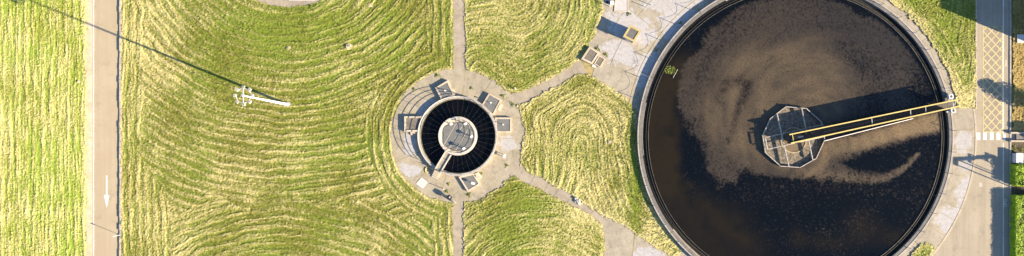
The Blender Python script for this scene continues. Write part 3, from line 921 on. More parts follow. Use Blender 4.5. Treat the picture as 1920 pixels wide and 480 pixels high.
M['copingd'] = concrete('dark_coping', (0.19, 0.175, 0.155), (0.27, 0.25, 0.22), (0.10, 0.095, 0.085))
M['weirmid'] = simple('weathered_weir', (0.25, 0.22, 0.16), (0.14, 0.125, 0.09), 1.5, .8, speck=.6)
M['railpale'] = simple('dull_rail', (0.05, 0.047, 0.042), (0.03, 0.028, 0.024), 2, 0.7, speck=.5)
large_tank()

# slits of sunlight past the rim, painted as dashes on the shaded walkway
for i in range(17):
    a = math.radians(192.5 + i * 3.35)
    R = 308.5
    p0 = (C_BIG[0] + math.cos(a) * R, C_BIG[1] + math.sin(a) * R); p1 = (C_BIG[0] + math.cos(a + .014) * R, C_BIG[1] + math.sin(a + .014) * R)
    b = MB(); stroke(b, p0, p1, .10, .070); b.build('sunlit_dash', M['sundash'], apron)

# water surface with scum
def tank_water():
    kk = (H - .3) / H / 12
    R = 275.3 * kk
    gs = .125
    xs = np.arange(-R, R + gs, gs)
    X, Y = np.meshgrid(xs, xs)
    px = (BIG[0] + X) / kk + 960; py = 280 - (BIG[1] + Y) / kk
    px = px.astype(np.float32); py = py.astype(np.float32)
    cx, cy = C_BIG
    r = np.hypot(px - cx, py - cy); th = np.arctan2(py - cy, px - cx)
    def spun(scale, seed, n, da, o=4, drift=.22):
        """noise dragged round the tank by the scraper"""
        acc = 0
        for k in range(-n, n + 1):
            a = k * da; q = 1 + drift * a
            dx, dy = (px - cx) * q, (py - cy) * q
            acc = acc + fbm(cx + dx * math.cos(a) - dy * math.sin(a), cy + dx * math.sin(a) + dy * math.cos(a), scale, seed, o)
        acc = acc / (2 * n + 1)
        return (acc - acc.mean()) / acc.std()
    sw1 = spun(34, 4, 7, .045); sw2 = spun(11, 8, 8, .016, 3)
    wob = 1.0
    wx = px + (fbm(px, py, 70, 1, 4) - .5) * 44 + (fbm(px, py, 13, 3, 3) - .5) * 16
    wy = py + (fbm(px, py, 70, 2, 4) - .5) * 44 + (fbm(px, py, 13, 5, 3) - .5) * 16
    sx = px + (fbm(px, py, 26, 6, 3) - .5) * 12; sy = py + (fbm(px, py, 26, 7, 3) - .5) * 12
    def inside_of(poly, soft0, soft1, X_=None, Y_=None):
        X_ = wx if X_ is None else X_; Y_ = wy if Y_ is None else Y_
        ins = in_poly(X_, Y_, poly); d = seg_dist(X_, Y_, poly)
        return sstep(soft0, soft1, np.where(ins, d, -d))
    def band(pts, w0, w1, X_=None, Y_=None):
        """soft ribbon whose half width runs from w0 to w1"""
        X_ = sx if X_ is None else X_; Y_ = sy if Y_ is None else Y_
        out = np.zeros(px.shape, dtype=np.float32); n = len(pts) - 1
        for i in range(n):
            x0, y0 = pts[i]; x1, y1 = pts[i + 1]; vx, vy = x1 - x0, y1 - y0
            t = np.clip(((X_ - x0) * vx + (Y_ - y0) * vy) / (vx * vx + vy * vy), 0, 1)
            d = np.hypot(X_ - x0 - t * vx, Y_ - y0 - t * vy)
            w = w0 + (w1 - w0) * (i + t) / n
            out = np.maximum(out, np.exp(-(d / w) ** 2))
        return out
    def gau(x, y, rx, ry, rot=0):
        a = math.radians(rot); dx = wx - x; dy = wy - y
        u = (dx * math.cos(a) + dy * math.sin(a)) / rx; v = (-dx * math.sin(a) + dy * math.cos(a)) / ry
        return np.exp(-(u * u + v * v))
    outer = inside_of([(1345, 38), (1318, 75), (1290, 105), (1276, 150), (1276, 200), (1288, 240), (1300, 270), (1318, 305), (1345, 345), (1375, 345), (1400, 318), (1430, 330), (1490, 345), (1545, 352), (1610, 352), (1665, 342), (1705, 322), (1745, 292), (1772, 262), (1776, 190), (1752, 130), (1712, 80), (1650, 30), (1590, 2), (1490, -18), (1400, 0)], -8, 14)
    dense = inside_of([(1338, 262), (1318, 225), (1316, 185), (1332, 148), (1366, 112), (1410, 92), (1470, 80), (1530, 84), (1585, 112), (1610, 160), (1600, 200), (1560, 235), (1540, 330), (1490, 332), (1445, 310), (1415, 280), (1400, 300), (1370, 290)], -26, 30)
    tan_scum = inside_of([(1540, 268), (1640, 240), (1765, 205), (1768, 244), (1715, 258), (1655, 270), (1620, 284), (1565, 296), (1545, 330), (1500, 334), (1530, 300)], -10, 12, sx, sy)  # area of tan scum along the lower side of the bridge
    tend = band([(1500, 322), (1552, 329), (1624, 337), (1657, 335), (1686, 319), (1710, 300), (1724, 291)], 15, 4)
    gap = inside_of([(1578, 306), (1620, 286), (1680, 268), (1768, 248), (1768, 330), (1700, 420), (1600, 420), (1660, 345), (1690, 318), (1650, 326), (1600, 322)], -10, 12, sx, sy)
    streak = band([(1366, 158), (1386, 150), (1398, 160), (1391, 190), (1378, 225), (1370, 262)], 17, 10) + .8 * band([(1352, 196), (1346, 182), (1356, 172)], 8, 6)
    cov = outer * (.62 + .05 * sw1) + dense * (.36 + .05 * sw1)
    cov = cov * (1 - .9 * gap * (1 - tend)) * (1 - .50 * np.clip(streak, 0, 1))
    cov = np.maximum(cov, tan_scum * (.95 + .06 * sw2)); cov = np.maximum(cov, tend * .52)
    low_side = sstep(335, 350, wy) * (1 - sstep(350, 410, wy)) * sstep(1340, 1400, px)
    cov = np.maximum(cov, .22 * low_side)
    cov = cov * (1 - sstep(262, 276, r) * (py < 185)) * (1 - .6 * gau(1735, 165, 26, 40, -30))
    cov = np.maximum(cov, .12 + .04 * sw1)
    grain = RNG.normal(0, 1, px.shape).astype(np.float32)
    grain = grain + .8 * (np.roll(grain, 1, 0) + np.roll(grain, 1, 1)); grain /= grain.std()
    cov = cov + .12 * grain * (.55 + .45 * (1 - dense))
    low = .62 * gau(1615, 428, 26, 22) + .6 * gau(1672, 442, 30, 16, -15) + .5 * gau(1545, 452, 40, 12) + .4 * gau(1490, 445, 14, 18)
    tan = .085 + .21 * dense + .03 * dense * sw1 + .035 * sw2 * (.4 + dense)
    tan = np.maximum(tan, tan_scum * (.50 + .50 * sstep(1560, 1720, px) + .06 * sw2)); tan = np.maximum(tan, tend * .36)
    tan = tan - .10 * outer * gau(1640, 60, 120, 70, 30) + .05 * gau(1420, 110, 60, 22, -20)
    murk = 1.0 * sstep(205, 240, r + (fbm(px, py, 30, 9, 3) - .5) * 46) * (sstep(1330, 1290, px)) * sstep(80, 130, py) * (1 - .5 * sstep(330, 420, py))
    murk = np.maximum(murk, .62 * sstep(150, 235, r + (fbm(px, py, 40, 6, 3) - .5) * 60) * sstep(330, 400, py) * sstep(1480, 1380, px))
    cov = cov * (1 - .75 * np.clip(murk, 0, 1) * (1 - outer))
    rad = fbm(th * 60, r, 30, 7, 4)
    murk = np.clip(murk * (.35 + 1.1 * rad) * (.6 + .8 * fbm(px, py, 14, 5, 4)) + .05 + low * (.5 + .8 * fbm(px, py, 20, 2, 4)), 0, 1)
    inside = np.hypot(X, Y) < R
    cell = inside[:-1, :-1] & inside[1:, :-1] & inside[:-1, 1:] & inside[1:, 1:]
    use = np.zeros_like(inside)
    use[:-1, :-1] |= cell; use[1:, :-1] |= cell; use[:-1, 1:] |= cell; use[1:, 1:] |= cell
    idx = -np.ones(use.shape, dtype=np.int64); idx[use] = np.arange(use.sum())
    Z = .27 + .012 * np.clip(cov, 0, 1) * fbm(px, py, 6, 1, 2)
    v = np.stack([BIG[0] + X[use], BIG[1] + Y[use], Z[use]], 1)
    a, b = np.nonzero(cell)
    f = np.stack([idx[a, b], idx[a, b + 1], idx[a + 1, b + 1], idx[a + 1, b]], 1)
    me = fast_mesh('tank_water', v, f, M['water'], {'cover': np.clip(cov, 0, 1)[use], 'tan': np.clip(tan, 0, 1)[use], 'murk': murk[use]})
    me.polygons.foreach_set('use_smooth', np.ones(len(me.polygons), dtype=bool))
    o = bpy.data.objects.new('tank_water', me); COL.objects.link(o); setp(o, kind='structure')
    MB().ring(BIG, R - .25, R + .03, .20, .262, 160).build('tank_water', M['launder'], kind='structure')
tank_water()

# green scum box by the upper left rim
def gp(px, py, z): return P(px, py, z)
wt = thing('floating_weed', P(1256, 131, .28), 'bright green floating weed clump inside the upper left rim of the large tank', 'weed')
r_ = np.random.default_rng(9)
pts = []
for i in range(230):
    a = r_.uniform(0, 2 * PI); d = math.sqrt(r_.random()) * .85
    c0 = P(1256, 131, .28); pts.append((c0[0] + math.cos(a) * d * 1.05, c0[1] + math.sin(a) * d * .75, .29 + .22 * r_.random() * (1 - d / .9)))
leaf_cloud('foliage', pts, .11, M['weed'], wt, seed=41)
MB().prism([P2(*p, .28) for p in ((1247, 130), (1252, 124), (1266, 132), (1262, 141), (1255, 138))], .26, .292).build('algae_mat', M['hedgecore'], wt)
b = MB(); b.tube(P(1270.5, 130, .42), P(1262, 146, .42), .035, .035, 6)
b.build('scum_baffle', M['palesteel'], None, 'thin white bar over the water beside the green floating weed', 'bar')

# ------------------------------------------------------------------ stilling well and bridge
def well():
    z = .74
    vs = [(1474, 200), (1512, 203.5), (1540.5, 229), (1546.5, 262), (1530.5, 297), (1500.5, 314), (1463.5, 311.5), (1435, 286), (1430, 254), (1445, 222)]
    c = P(1488, 258, .3)
    t = thing('stilling_well', (c[0], c[1], 0), 'ten sided steel stilling well full of grey scum in the middle of the large tank', 'stilling well')
    w = [P2(*p, z) for p in vs]
    for i in range(10):
        a, b_ = w[i], w[(i + 1) % 10]
        mx, my = (a[0] + b_[0]) / 2, (a[1] + b_[1]) / 2
        L = math.hypot(b_[0] - a[0], b_[1] - a[1]); ang = math.atan2(b_[1] - a[1], b_[0] - a[0])
        p = MB().box((mx, my, .46), (L - .02, .04, .46), ang).build('skirt_panel', M['skirt'], t)
        m = MB(); m.box((mx, my, z), (L - .03, .10, .08), ang); m.build('top_rail', M['palesteel'], p)
        MB().tube((a[0], a[1], .25), (a[0], a[1], z + .09), .055, .055, 6).build('corner_post', M['palesteel'], t)
    # beams across the well
    def beam(a, b_, zc, wdt, hgt, mat=M['palesteel'], nm='cross_beam'):
        a, b_ = P2(*a, zc), P2(*b_, zc)
        MB().box(((a[0] + b_[0]) / 2, (a[1] + b_[1]) / 2, zc), (math.hypot(b_[0] - a[0], b_[1] - a[1]), wdt, hgt), math.atan2(b_[1] - a[1], b_[0] - a[0])).build(nm, mat, t)
    beam((1457, 214), (1479, 312), .92, .12, .24)
    beam((1503, 203), (1524, 301), .92, .12, .24)
    beam((1435, 258), (1545, 233), 1.10, .09, .10)
    beam((1439, 280), (1547, 256), 1.10, .09, .10)
    beam((1435, 258), (1439, 280), 1.22, .12, .14)
    # floating scum
    inner = [(c[0] + (x - c[0]) * .985, c[1] + (y - c[1]) * .985) for x, y in w]
    MB().prism(inner, .27, .33).build('scum_layer', M['scum'], t)
    cc = P(1488, 263, .35)
    MB().ring((cc[0], cc[1]), 1.85, 2.05, .32, .40, 48).build('inlet_rim', M['scumrim'], t)
    MB().disc((cc[0], cc[1]), 1.9, .345, 48).build('inlet_water', M['brownwater'], t)
    # drive column
    MB().tube((cc[0], cc[1], .3), (cc[0], cc[1], 1.7), .55, .5, 16).build('centre_column', M['darksteel'], t)
M['skirt'] = simple('stained_skirt', (0.17, 0.15, 0.12), (0.11, 0.10, 0.085), 2, .7, speck=.4)
M['scumrim'] = simple('crusted_rim', (0.40, 0.33, 0.20), (0.26, 0.20, 0.11), 3, .9)
well()

def bridge():
    zt = 2.55
    c = P(1640, 228, zt)
    t = thing('scraper_bridge', (c[0], c[1], 0), 'long scraper bridge with two yellow beams reaching from the tank centre to the right rim', 'bridge')
    ua, ub = P2(1480, 252.5, zt), P2(1797, 186.5, zt)
    la, lb = P2(1483, 268.5, zt), P2(1797, 199.5, zt)
    def girder(a, b_):
        L = math.hypot(b_[0] - a[0], b_[1] - a[1]); ang = math.atan2(b_[1] - a[1], b_[0] - a[0])
        m = ((a[0] + b_[0]) / 2, (a[1] + b_[1]) / 2)
        MB().box((m[0], m[1], zt), (L, .17, .12), ang).build('yellow_beam', M['yellow'], t)
        k = (L - 1.3) / L                               # plate stops short of the wall
        q = ((a[0] + (b_[0] - a[0]) * k / 2), (a[1] + (b_[1] - a[1]) * k / 2))
        n = 14
        for i in range(n):
            u = (i + .5) / n
            x, y = a[0] + (b_[0] - a[0]) * u * k, a[1] + (b_[1] - a[1]) * u * k
            MB().box((x, y, (zt - .06 + .95) / 2), (L * k / n - .012, .05, zt - .06 - .95), ang).build('side_plate', M['darksteel'], t)
        return L, ang
    L, ang = girder(ua, ub); girder(la, lb)
    # deck in gratings
    n = 30
    for i in range(n):
        u0, u1 = i / n, (i + 1) / n
        pts = [tuple(ua[j] + (ub[j] - ua[j]) * u0 for j in (0, 1)), tuple(ua[j] + (ub[j] - ua[j]) * u1 for j in (0, 1)),
               tuple(la[j] + (lb[j] - la[j]) * u1 for j in (0, 1)), tuple(la[j] + (lb[j] - la[j]) * u0 for j in (0, 1))]
        MB().prism(shrink(pts, .03), 1.25, 1.30).build('deck_grating', M['deck'], t)
    for u in (.02, .49, .72, .81, .985):
        a = tuple(ua[j] + (ub[j] - ua[j]) * u for j in (0, 1)); b_ = tuple(la[j] + (lb[j] - la[j]) * u for j in (0, 1))
        MB().box(((a[0] + b_[0]) / 2, (a[1] + b_[1]) / 2, 2.36), (math.hypot(a[0] - b_[0], a[1] - b_[1]) + .3, .09, .12), math.atan2(b_[1] - a[1], b_[0] - a[0])).build('cross_member', M['palesteel'] if u > .1 else M['yellow'], t)
    # cable tray along the deck
    m = MB(); a = [ua[j] * .4 + la[j] * .6 for j in (0, 1)]; b_ = [ub[j] * .4 + lb[j] * .6 for j in (0, 1)]
    m.tube((a[0] + (b_[0] - a[0]) * .22, a[1] + (b_[1] - a[1]) * .22, 1.36), (a[0] + (b_[0] - a[0]) * .6, a[1] + (b_[1] - a[1]) * .6, 1.36), .035)
    m.build('cable', M['palesteel'], t)
    # drive unit at the centre end
    d = P(1496, 257, 1.9)
    MB().box((d[0], d[1], 1.62), (1.0, .6, .5), ang).build('gearbox', M['oldcover'], t)
    e_ = P(1501, 257, 2.0)
    m = MB(); m.tube((e_[0] - .35, e_[1] - .08, 1.98), (e_[0] + .35, e_[1] + .08, 1.98), .17, .17, 12); m.build('drive_motor', M['steel'], t)
    for (x, y) in ((1487, 262), (1511, 250), (1522, 249)):
        q = P(x, y, 1.6); MB().box((q[0], q[1], 1.5), (.35, .3, .35), ang).build('control_box', M['oldcover'], t)
    # end carriage on the rim: two white wheel housings and a motor
    for (x, y) in ((1783.5, 181), (1787.5, 207.5)):
        q = P(x, y, 1.1)
        h = MB()
        s = .26
        for dx, dy, sx, sy in ((-s, 0, .14, .66), (s, 0, .14, .66), (0, -s, .38, .14), (0, s, .38, .14)):
            ca, sa = math.cos(ang), math.sin(ang)
            h.box((q[0] + dx * ca - dy * sa, q[1] + dx * sa + dy * ca, .93), (sx, sy, .42), ang)
        hb = h.build('wheel_housing', M['white'], t)
        w = MB(); w.tube((q[0] - .12, q[1] - .03, .85), (q[0] + .12, q[1] + .03, .85), .26, .26, 16); w.build('wheel', M['darksteel'], hb)
    a, b_ = P2(1783.5, 181, 1.0), P2(1787.5, 207.5, 1.0)
    MB().box(((a[0] + b_[0]) / 2, (a[1] + b_[1]) / 2, 1.0), (.18, math.hypot(a[0] - b_[0], a[1] - b_[1]) - .8, .22), math.atan2(b_[1] - a[1], b_[0] - a[0]) - PI / 2).build('end_beam', M['steel'], t)
    q = P(1777, 209, .9)
    m = MB(); m.tube((q[0] - .22, q[1] - .05, .85), (q[0] + .22, q[1] + .05, .85), .14, .14, 10); m.build('drive_motor', M['steel'], t)
    # platform stub over the walkway
    for (a, b_) in ((ua, la), (ub, lb)): pass
    # surface skimmer arm beside the bridge
    sk = thing('skimmer_arm', P(1620, 248), 'thin white skimmer arm running from the well just below the yellow bridge', 'skimmer')
    p0, p1 = P(1546, 264, .9), P(1712, 222, .9)
    MB().path([p0, p1], .06, 6).build('boom', M['white'], sk)
    MB().box(((p0[0] + p1[0]) / 2, (p0[1] + p1[1]) / 2, .55), (math.hypot(p1[0] - p0[0], p1[1] - p0[1]), .04, .55), math.atan2(p1[1] - p0[1], p1[0] - p0[0])).build('blade', M['skirt'], sk)
bridge()

# ------------------------------------------------------------------ small tank
def small_tank():
    c = SML; k = (H - .7) / H / 12
    Ro, Ri = 75.5 * k, 70.2 * k
    t = thing('thickener_tank', (c[0], c[1], 0), 'small round concrete tank of black water with radial wires inside the round pavement', 'tank')
    for i in range(20):
        a0 = 2 * PI * i / 20; a1 = a0 + 2 * PI / 20
        MB().ring(c, Ri + .03, Ro - .03, 0, .50, 6, a0 + .001, a1 - .001).build('wall_segment', M['cream'], t)
        MB().ring(c, Ri + .05, Ro, .50, .555, 6, a0 + .003, a1 - .003).build('coping_stone', M['coping'], t)
    MB().ring(c, Ri - .10, Ri + .02, .12, .46, 96).build('weir_plate', M['weirdark'], t)
    R2 = 36.5 * k
    n = 38
    gap = math.atan2(-(305 - 255), 826 - 858)
    for i in range(n):
        a = 2 * PI * (i + .5) / n
        if abs((a - gap + PI) % (2 * PI) - PI) < .16: continue
        m = MB(); m.tube((c[0] + math.cos(a) * R2, c[1] + math.sin(a) * R2, .60), (c[0] + math.cos(a) * Ri, c[1] + math.sin(a) * Ri, .44), .007, .007, 4)
        m.build('wire', M['wire'], t)
    MB().disc(c, Ri - .02, .14, 96).build('tank_water', M['blackwater'], None, kind='structure')
    # handrail on the wall
    Rr = Ro - .16
    arcp = [gap + .17 + (2 * PI - .34) * i / 100 for i in range(101)]
    for z in (.95, 1.32, 1.75):
        MB().path([(c[0] + math.cos(a) * Rr, c[1] + math.sin(a) * Rr, z) for a in arcp], .036, 5).build('handrail', M['palesteel'], t)
    pm = MB().tube((0, 0, .54), (0, 0, 1.75), .03, .03, 6).mesh('railing_post', M['palesteel'])
    for i in range(24):
        a = arcp[0] + (arcp[-1] - arcp[0]) * i / 23
        inst('railing_post', pm, t, (c[0] + math.cos(a) * Rr, c[1] + math.sin(a) * Rr, 0))
    # small things clamped on the rim
    for (px, py) in ((797.5, 297), (806, 308), (897, 332)):
        q = P(px, py, .6); MB().box((q[0], q[1], .60), (.22, .16, .12), .7).build('clamp', M['steel'], t)

    # central platform
    p = thing('central_platform', (c[0], c[1], 0), 'round pale platform with grey deck panels in the middle of the small tank', 'platform')
    for i in range(14):
        a0 = 2 * PI * i / 14; a1 = a0 + 2 * PI / 14
        MB().ring(c, R2 - .40, R2, 0, .74, 6, a0 + .002, a1 - .002).build('rim_stone', M['ringwhite'], p)
    MB().disc(c, R2 - .39, .60, 64).build('ledge', M['cream'], p)
    # deck panels: strips between parallel pale joints, clipped to an octagon
    ang = math.atan2(95 * 2, 110)            # joint direction, up to the right
    octo = [(831.8, 239), (831.8, 271), (850, 283), (868, 283.5), (884, 272), (884.5, 240), (873, 229), (849, 231)]
    pts = [P2(*q, .7) for q in octo]
    dv = Vector((math.cos(math.radians(60)), math.sin(math.radians(60)))); nv = Vector((dv.y, -dv.x))
    cc = Vector(c)
    def clip(poly, n_, d, keep):
        out = []
        for i in range(len(poly)):
            a = Vector(poly[i]); b_ = Vector(poly[(i + 1) % len(poly)])
            da = (a - cc).dot(n_) - d; db = (b_ - cc).dot(n_) - d
            if keep < 0: da, db = -da, -db
            if da >= 0: out.append(tuple(a))
            if (da >= 0) != (db >= 0):
                u = da / (da - db); out.append(tuple(a + (b_ - a) * u))
        return out
    edges = [-9, -1.12, -.12, .92, 9]
    for a, b_ in zip(edges, edges[1:]):
        q = clip(clip(pts, nv, a + .07, 1), nv, b_ - .07, -1)
        if len(q) > 2: MB().prism(q, .58, .70).build('deck_panel', M['cover'], p)
    MB().prism(shrink(pts, .03), .57, .675).build('deck_frame', M['cream'], p)
    # rail round the platform
    Rr = R2 - .22
    for z in (1.10, 1.45, 1.80):
        MB().path([(c[0] + math.cos(gap + .3 + (2 * PI - .6) * i / 60) * Rr, c[1] + math.sin(gap + .3 + (2 * PI - .6) * i / 60) * Rr, z) for i in range(61)], .024, 5).build('handrail', M['palesteel'], p)
    pm2 = MB().tube((0, 0, .72), (0, 0, 1.80), .026, .026, 6).mesh('railing_post', M['palesteel'])
    for i in range(12):
        a = gap + .3 + (2 * PI - .6) * i / 11
        inst('railing_post', pm2, p, (c[0] + math.cos(a) * Rr, c[1] + math.sin(a) * Rr, 0))
    # lamps standing on the deck
    for k2, (px, py, nm) in enumerate(((845.8, 232.5, 'white lamp on the platform rim nearest the upper left'), (873, 232, 'white lamp on the platform at the upper right'), (884.2, 256, 'white lamp on the platform at the far right'), (869.8, 278.5, 'white lamp on the platform at the lower right'))):
        q = P(px, py, 1.6)
        lt = thing('lamp', (q[0], q[1], .7), nm + ' of the small tank', 'lamp', 'lamps on the small tank platform')
        MB().tube((q[0], q[1], .68), (q[0], q[1], 1.5), .09, .08, 8).build('pole', M['steel'], lt)
        MB().box((q[0], q[1], 1.55), (.42, .32, .2), .5).build('lamp_head', M['white'], lt)
        MB().box((q[0], q[1], .72), (.26, .26, .05), .3).build('base_plate', M['steel'], lt)
    # footbridge from the rim to the platform
    f = thing('footbridge', P(830, 304), 'short concrete footbridge with pale parapets crossing the black water to the platform', 'footbridge')
    A, B_ = P(835.5, 284, .95), P(815.5, 317.5, .95); C_, D_ = P(845.5, 290.5, .95), P(826, 323.5, .95)
    def bar(a, b_, z, w, h, nm, mat):
        MB().box(((a[0] + b_[0]) / 2, (a[1] + b_[1]) / 2, z), (math.hypot(a[0] - b_[0], a[1] - b_[1]), w, h), math.atan2(b_[1] - a[1], b_[0] - a[0])).build(nm, mat, f)
    bar(A, B_, .84, .20, .24, 'parapet', M['ringwhite']); bar(C_, D_, .84, .20, .24, 'parapet', M['ringwhite'])
    for i in range(3):
        u0, u1 = i / 3, (i + 1) / 3
        q = [tuple(A[j] + (B_[j] - A[j]) * u0 for j in (0, 1)), tuple(A[j] + (B_[j] - A[j]) * u1 for j in (0, 1)), tuple(C_[j] + (D_[j] - C_[j]) * u1 for j in (0, 1)), tuple(C_[j] + (D_[j] - C_[j]) * u0 for j in (0, 1))]
        MB().prism(shrink(q, .03), .62, .82).build('deck_slab', M['conc'], f)
    # steps down to the pavement
    top = [P2(814.5, 319, .7), P2(825.5, 324.5, .7)]
    d = Vector((-5.2, -10.5)).normalized(); d = Vector((-.45, -.89))
    for i in range(4):
        o0 = d * (.30 * i); o1 = d * (.30 * (i + 1) - .015)
        q = [(top[0][0] + o0.x, top[0][1] + o0.y), (top[1][0] + o0.x, top[1][1] + o0.y), (top[1][0] + o1.x, top[1][1] + o1.y), (top[0][0] + o1.x, top[0][1] + o1.y)]
        st = MB().prism(q, 0, .62 - .15 * i).build('step', M['cream'], f)
        e0 = d * (.30 * (i + 1) - .07)
        q2 = [(top[0][0] + e0.x, top[0][1] + e0.y), (top[1][0] + e0.x, top[1][1] + e0.y), (top[1][0] + o1.x, top[1][1] + o1.y), (top[0][0] + o1.x, top[0][1] + o1.y)]
        MB().prism(q2, .62 - .15 * i, .635 - .15 * i).build('shade_nosing', M['wallgrey'], st)  # dark strip stands in for the shadow stripe on each step
M['weirdark'] = simple('algae_weir', (0.05, 0.055, 0.03), (0.11, 0.10, 0.05), 2, .8)
M['ringwhite'] = concrete('limewashed_concrete', (0.62, 0.57, 0.48), (0.72, 0.68, 0.60), (0.38, 0.33, 0.26))
small_tank()

# ------------------------------------------------------------------ chambers round the small tank
def inset(pts, w):
    n = len(pts); out = []
    a = sum(pts[i][0] * pts[(i + 1) % n][1] - pts[(i + 1) % n][0] * pts[i][1] for i in range(n))
    s = 1 if a > 0 else -1
    L = []
    for i in range(n):
        p, q_ = Vector(pts[i]), Vector(pts[(i + 1) % n]); d = (q_ - p).normalized(); nn = Vector((-d.y, d.x)) * s * w
        L.append((p + nn, d))
    for i in range(n):
        p, d = L[i - 1]; q_, e_ = L[i]
        den = d.x * e_.y - d.y * e_.x
        u = ((q_.x - p.x) * e_.y - (q_.y - p.y) * e_.x) / den
        out.append(tuple(p + d * u))
    return out
def chamber(quad, h, wall, label, covermat, nsplit=1, lamp=None, sunk=.05, steps=None, lampbig=False):
    pts = [P2(*q_, h) for q_ in quad]
    c = (sum(p[0] for p in pts) / 4, sum(p[1] for p in pts) / 4, 0)
    t = thing('chamber', c, label, 'chamber')
    inn = inset(pts, wall)
    for i in range(4):
        j = (i + 1) % 4
        g_ = .004
        q_ = [pts[i], pts[j], inn[j], inn[i]]
        MB().prism(shrink(q_, g_), 0, h).build('wall', M['cream'], t)
    for s in range(nsplit):
        u0, u1 = s / nsplit, (s + 1) / nsplit
        l = lambda a, b_, u: (a[0] + (b_[0] - a[0]) * u, a[1] + (b_[1] - a[1]) * u)
        q_ = [l(inn[0], inn[3], u0), l(inn[1], inn[2], u0), l(inn[1], inn[2], u1), l(inn[0], inn[3], u1)]
        MB().prism(shrink(q_, .03), h - sunk - .06, h - sunk).build('cover_plate', covermat, t)
    MB().prism(shrink(inn, .004), 0, h - sunk - .07).build('floor', M['steel'] if nsplit > 1 else M['darksteel'], t)
    if lamp:
        q_ = P(*lamp[:2], h + .55)
        z0 = h - sunk
        pp = MB().tube((q_[0], q_[1], z0), (q_[0], q_[1], h + .5), .045, .04, 8).build('valve_post', M['steel'], t)
        s = .13 if not lampbig else .3
        MB().box((q_[0], q_[1], h + .56), (s * 1.9, s * 1.2, .14), -.3).build('handwheel' if not lampbig else 'sign_plate', M['white'], pp)
        MB().box((q_[0], q_[1], z0 + .03), (.3, .24, .05), .4).build('foot_plate', M['palesteel'], pp)
    if steps:
        a, b_, out_, n = steps                       # edge from a to b, direction out, count
        a, b_ = Vector(P2(*a)), Vector(P2(*b_)); o_ = Vector((out_[0], -out_[1])).normalized()
        for i in range(n):
            e0 = o_ * (.26 * i + .01); e1 = o_ * (.26 * (i + 1))
            MB().prism([tuple(a + e0), tuple(b_ + e0), tuple(b_ + e1), tuple(a + e1)], .03, (h - .06) * (n - i) / (n + .3)).build('step', M['cream'], t)
chamber([(815.6, 164.5), (839.6, 150.4), (853, 179), (828, 188)], .46, .25, 'upper left tilted chamber with grey cover against the small tank', M['cover'], lamp=(834.4, 169.5), steps=((847, 166.5), (852, 177), (1, -.1), 1))
chamber([(916.9, 174.6), (940.6, 187.2), (924.5, 217), (902, 199)], .46, .23, 'upper right tilted chamber with grey cover against the small tank', M['cover'], nsplit=2, lamp=(920, 192.3), steps=((938, 194), (932, 206), (.9, .5), 2))
chamber([(928, 220.3), (959, 220.3), (959, 248.5), (930, 248.5)], .42, .24, 'square chamber with grey cover at the right of the small tank', M['cover'], nsplit=2, lamp=(943.4, 233.4))
chamber([(758, 218), (793, 218), (788, 247), (758, 247)], .50, .27, 'open chamber with brown stained floor at the left of the small tank', M['oldcover'], sunk=.14, steps=((784, 247.3), (770, 247.3), (0, 1), 2))
chamber([(859.5, 331.5), (888, 325), (901, 345.2), (877, 359.8)], .42, .24, 'lower chamber with a white plate on a post below the small tank', M['cover'], lamp=(887, 343.8), lampbig=True, steps=((889.5, 326), (896, 336), (1, -.45), 3))
# the twin chamber in the yard
def twin():
    h = .52
    chamber([(1105.6, 86.8), (1125.2, 98.2), (1110.5, 121), (1089.5, 110.8)], h, .30, 'twin panelled chamber box on the yard next to the upper lawn', M['oldcover'], nsplit=2, sunk=.05)
    chamber([(1123.5, 104), (1134.8, 110.4), (1125, 126.5), (1113.8, 119.6)], .32, .13, 'smaller single panel chamber joined to the lower right of the twin chamber', M['oldcover'], sunk=.04)
    p = P(1113.5, 124, 0)
    own(MB().box((p[0], p[1], .06), (.5, .35, .12), -.5).build('paving_block', M['white'], None, 'small white block at the bottom corner of the twin chamber', 'block'), (p[0], p[1], 0))
twin()

# ------------------------------------------------------------------ kiosk and the rest of the yard
def kiosk():
    h = 1.8
    q_ = [P2(1181.5, 46.5, h), P2(1202.5, 57.5, h), P2(1189.2, 79, h), P2(1168, 68.6, h)]
    c = (sum(p[0] for p in q_) / 4, sum(p[1] for p in q_) / 4, 0)
    t = thing('kiosk', c, 'square grey kiosk with a yellow roof edge casting a long shadow over the yard', 'kiosk')
    w = inset(q_, .10)
    for i in range(4):
        j = (i + 1) % 4
        a, b_ = Vector(w[i]), Vector(w[j]); ii, jj = Vector(inset(w, .1)[i]), Vector(inset(w, .1)[j])
        MB().prism(shrink([tuple(a), tuple(b_), tuple(jj), tuple(ii)], .003), 0, h - .16).build('wall', M['wallgrey'], t)
    inn = inset(q_, .30)
    for i in range(4):
        j = (i + 1) % 4
        MB().prism(shrink([q_[i], q_[j], inn[j], inn[i]], .003), h - .16, h).build('roof_edge', M['kioskyellow'], t)
    MB().prism(inn, h - .2, h - .06).build('roof_panel', M['felt'], t)
    a, b_ = Vector(w[2]), Vector(w[3])
    m = (a + b_) / 2; d = (b_ - a).normalized(); n_ = Vector((d.y, -d.x))
    if (m + n_ - Vector(c[:2])).length < (m - Vector(c[:2])).length: n_ = -n_
    dr = MB(); dr.box((m.x + n_.x * .02, m.y + n_.y * .02, .78), (.8, .05, 1.5), math.atan2(d.y, d.x)); dro = dr.build('door', M['steel'], t)
    MB().box((m.x + n_.x * .06 + d.x * .3, m.y + n_.y * .06 + d.y * .3, .8), (.05, .05, .16), math.atan2(d.y, d.x)).build('handle', M['black'], dro)
kiosk()
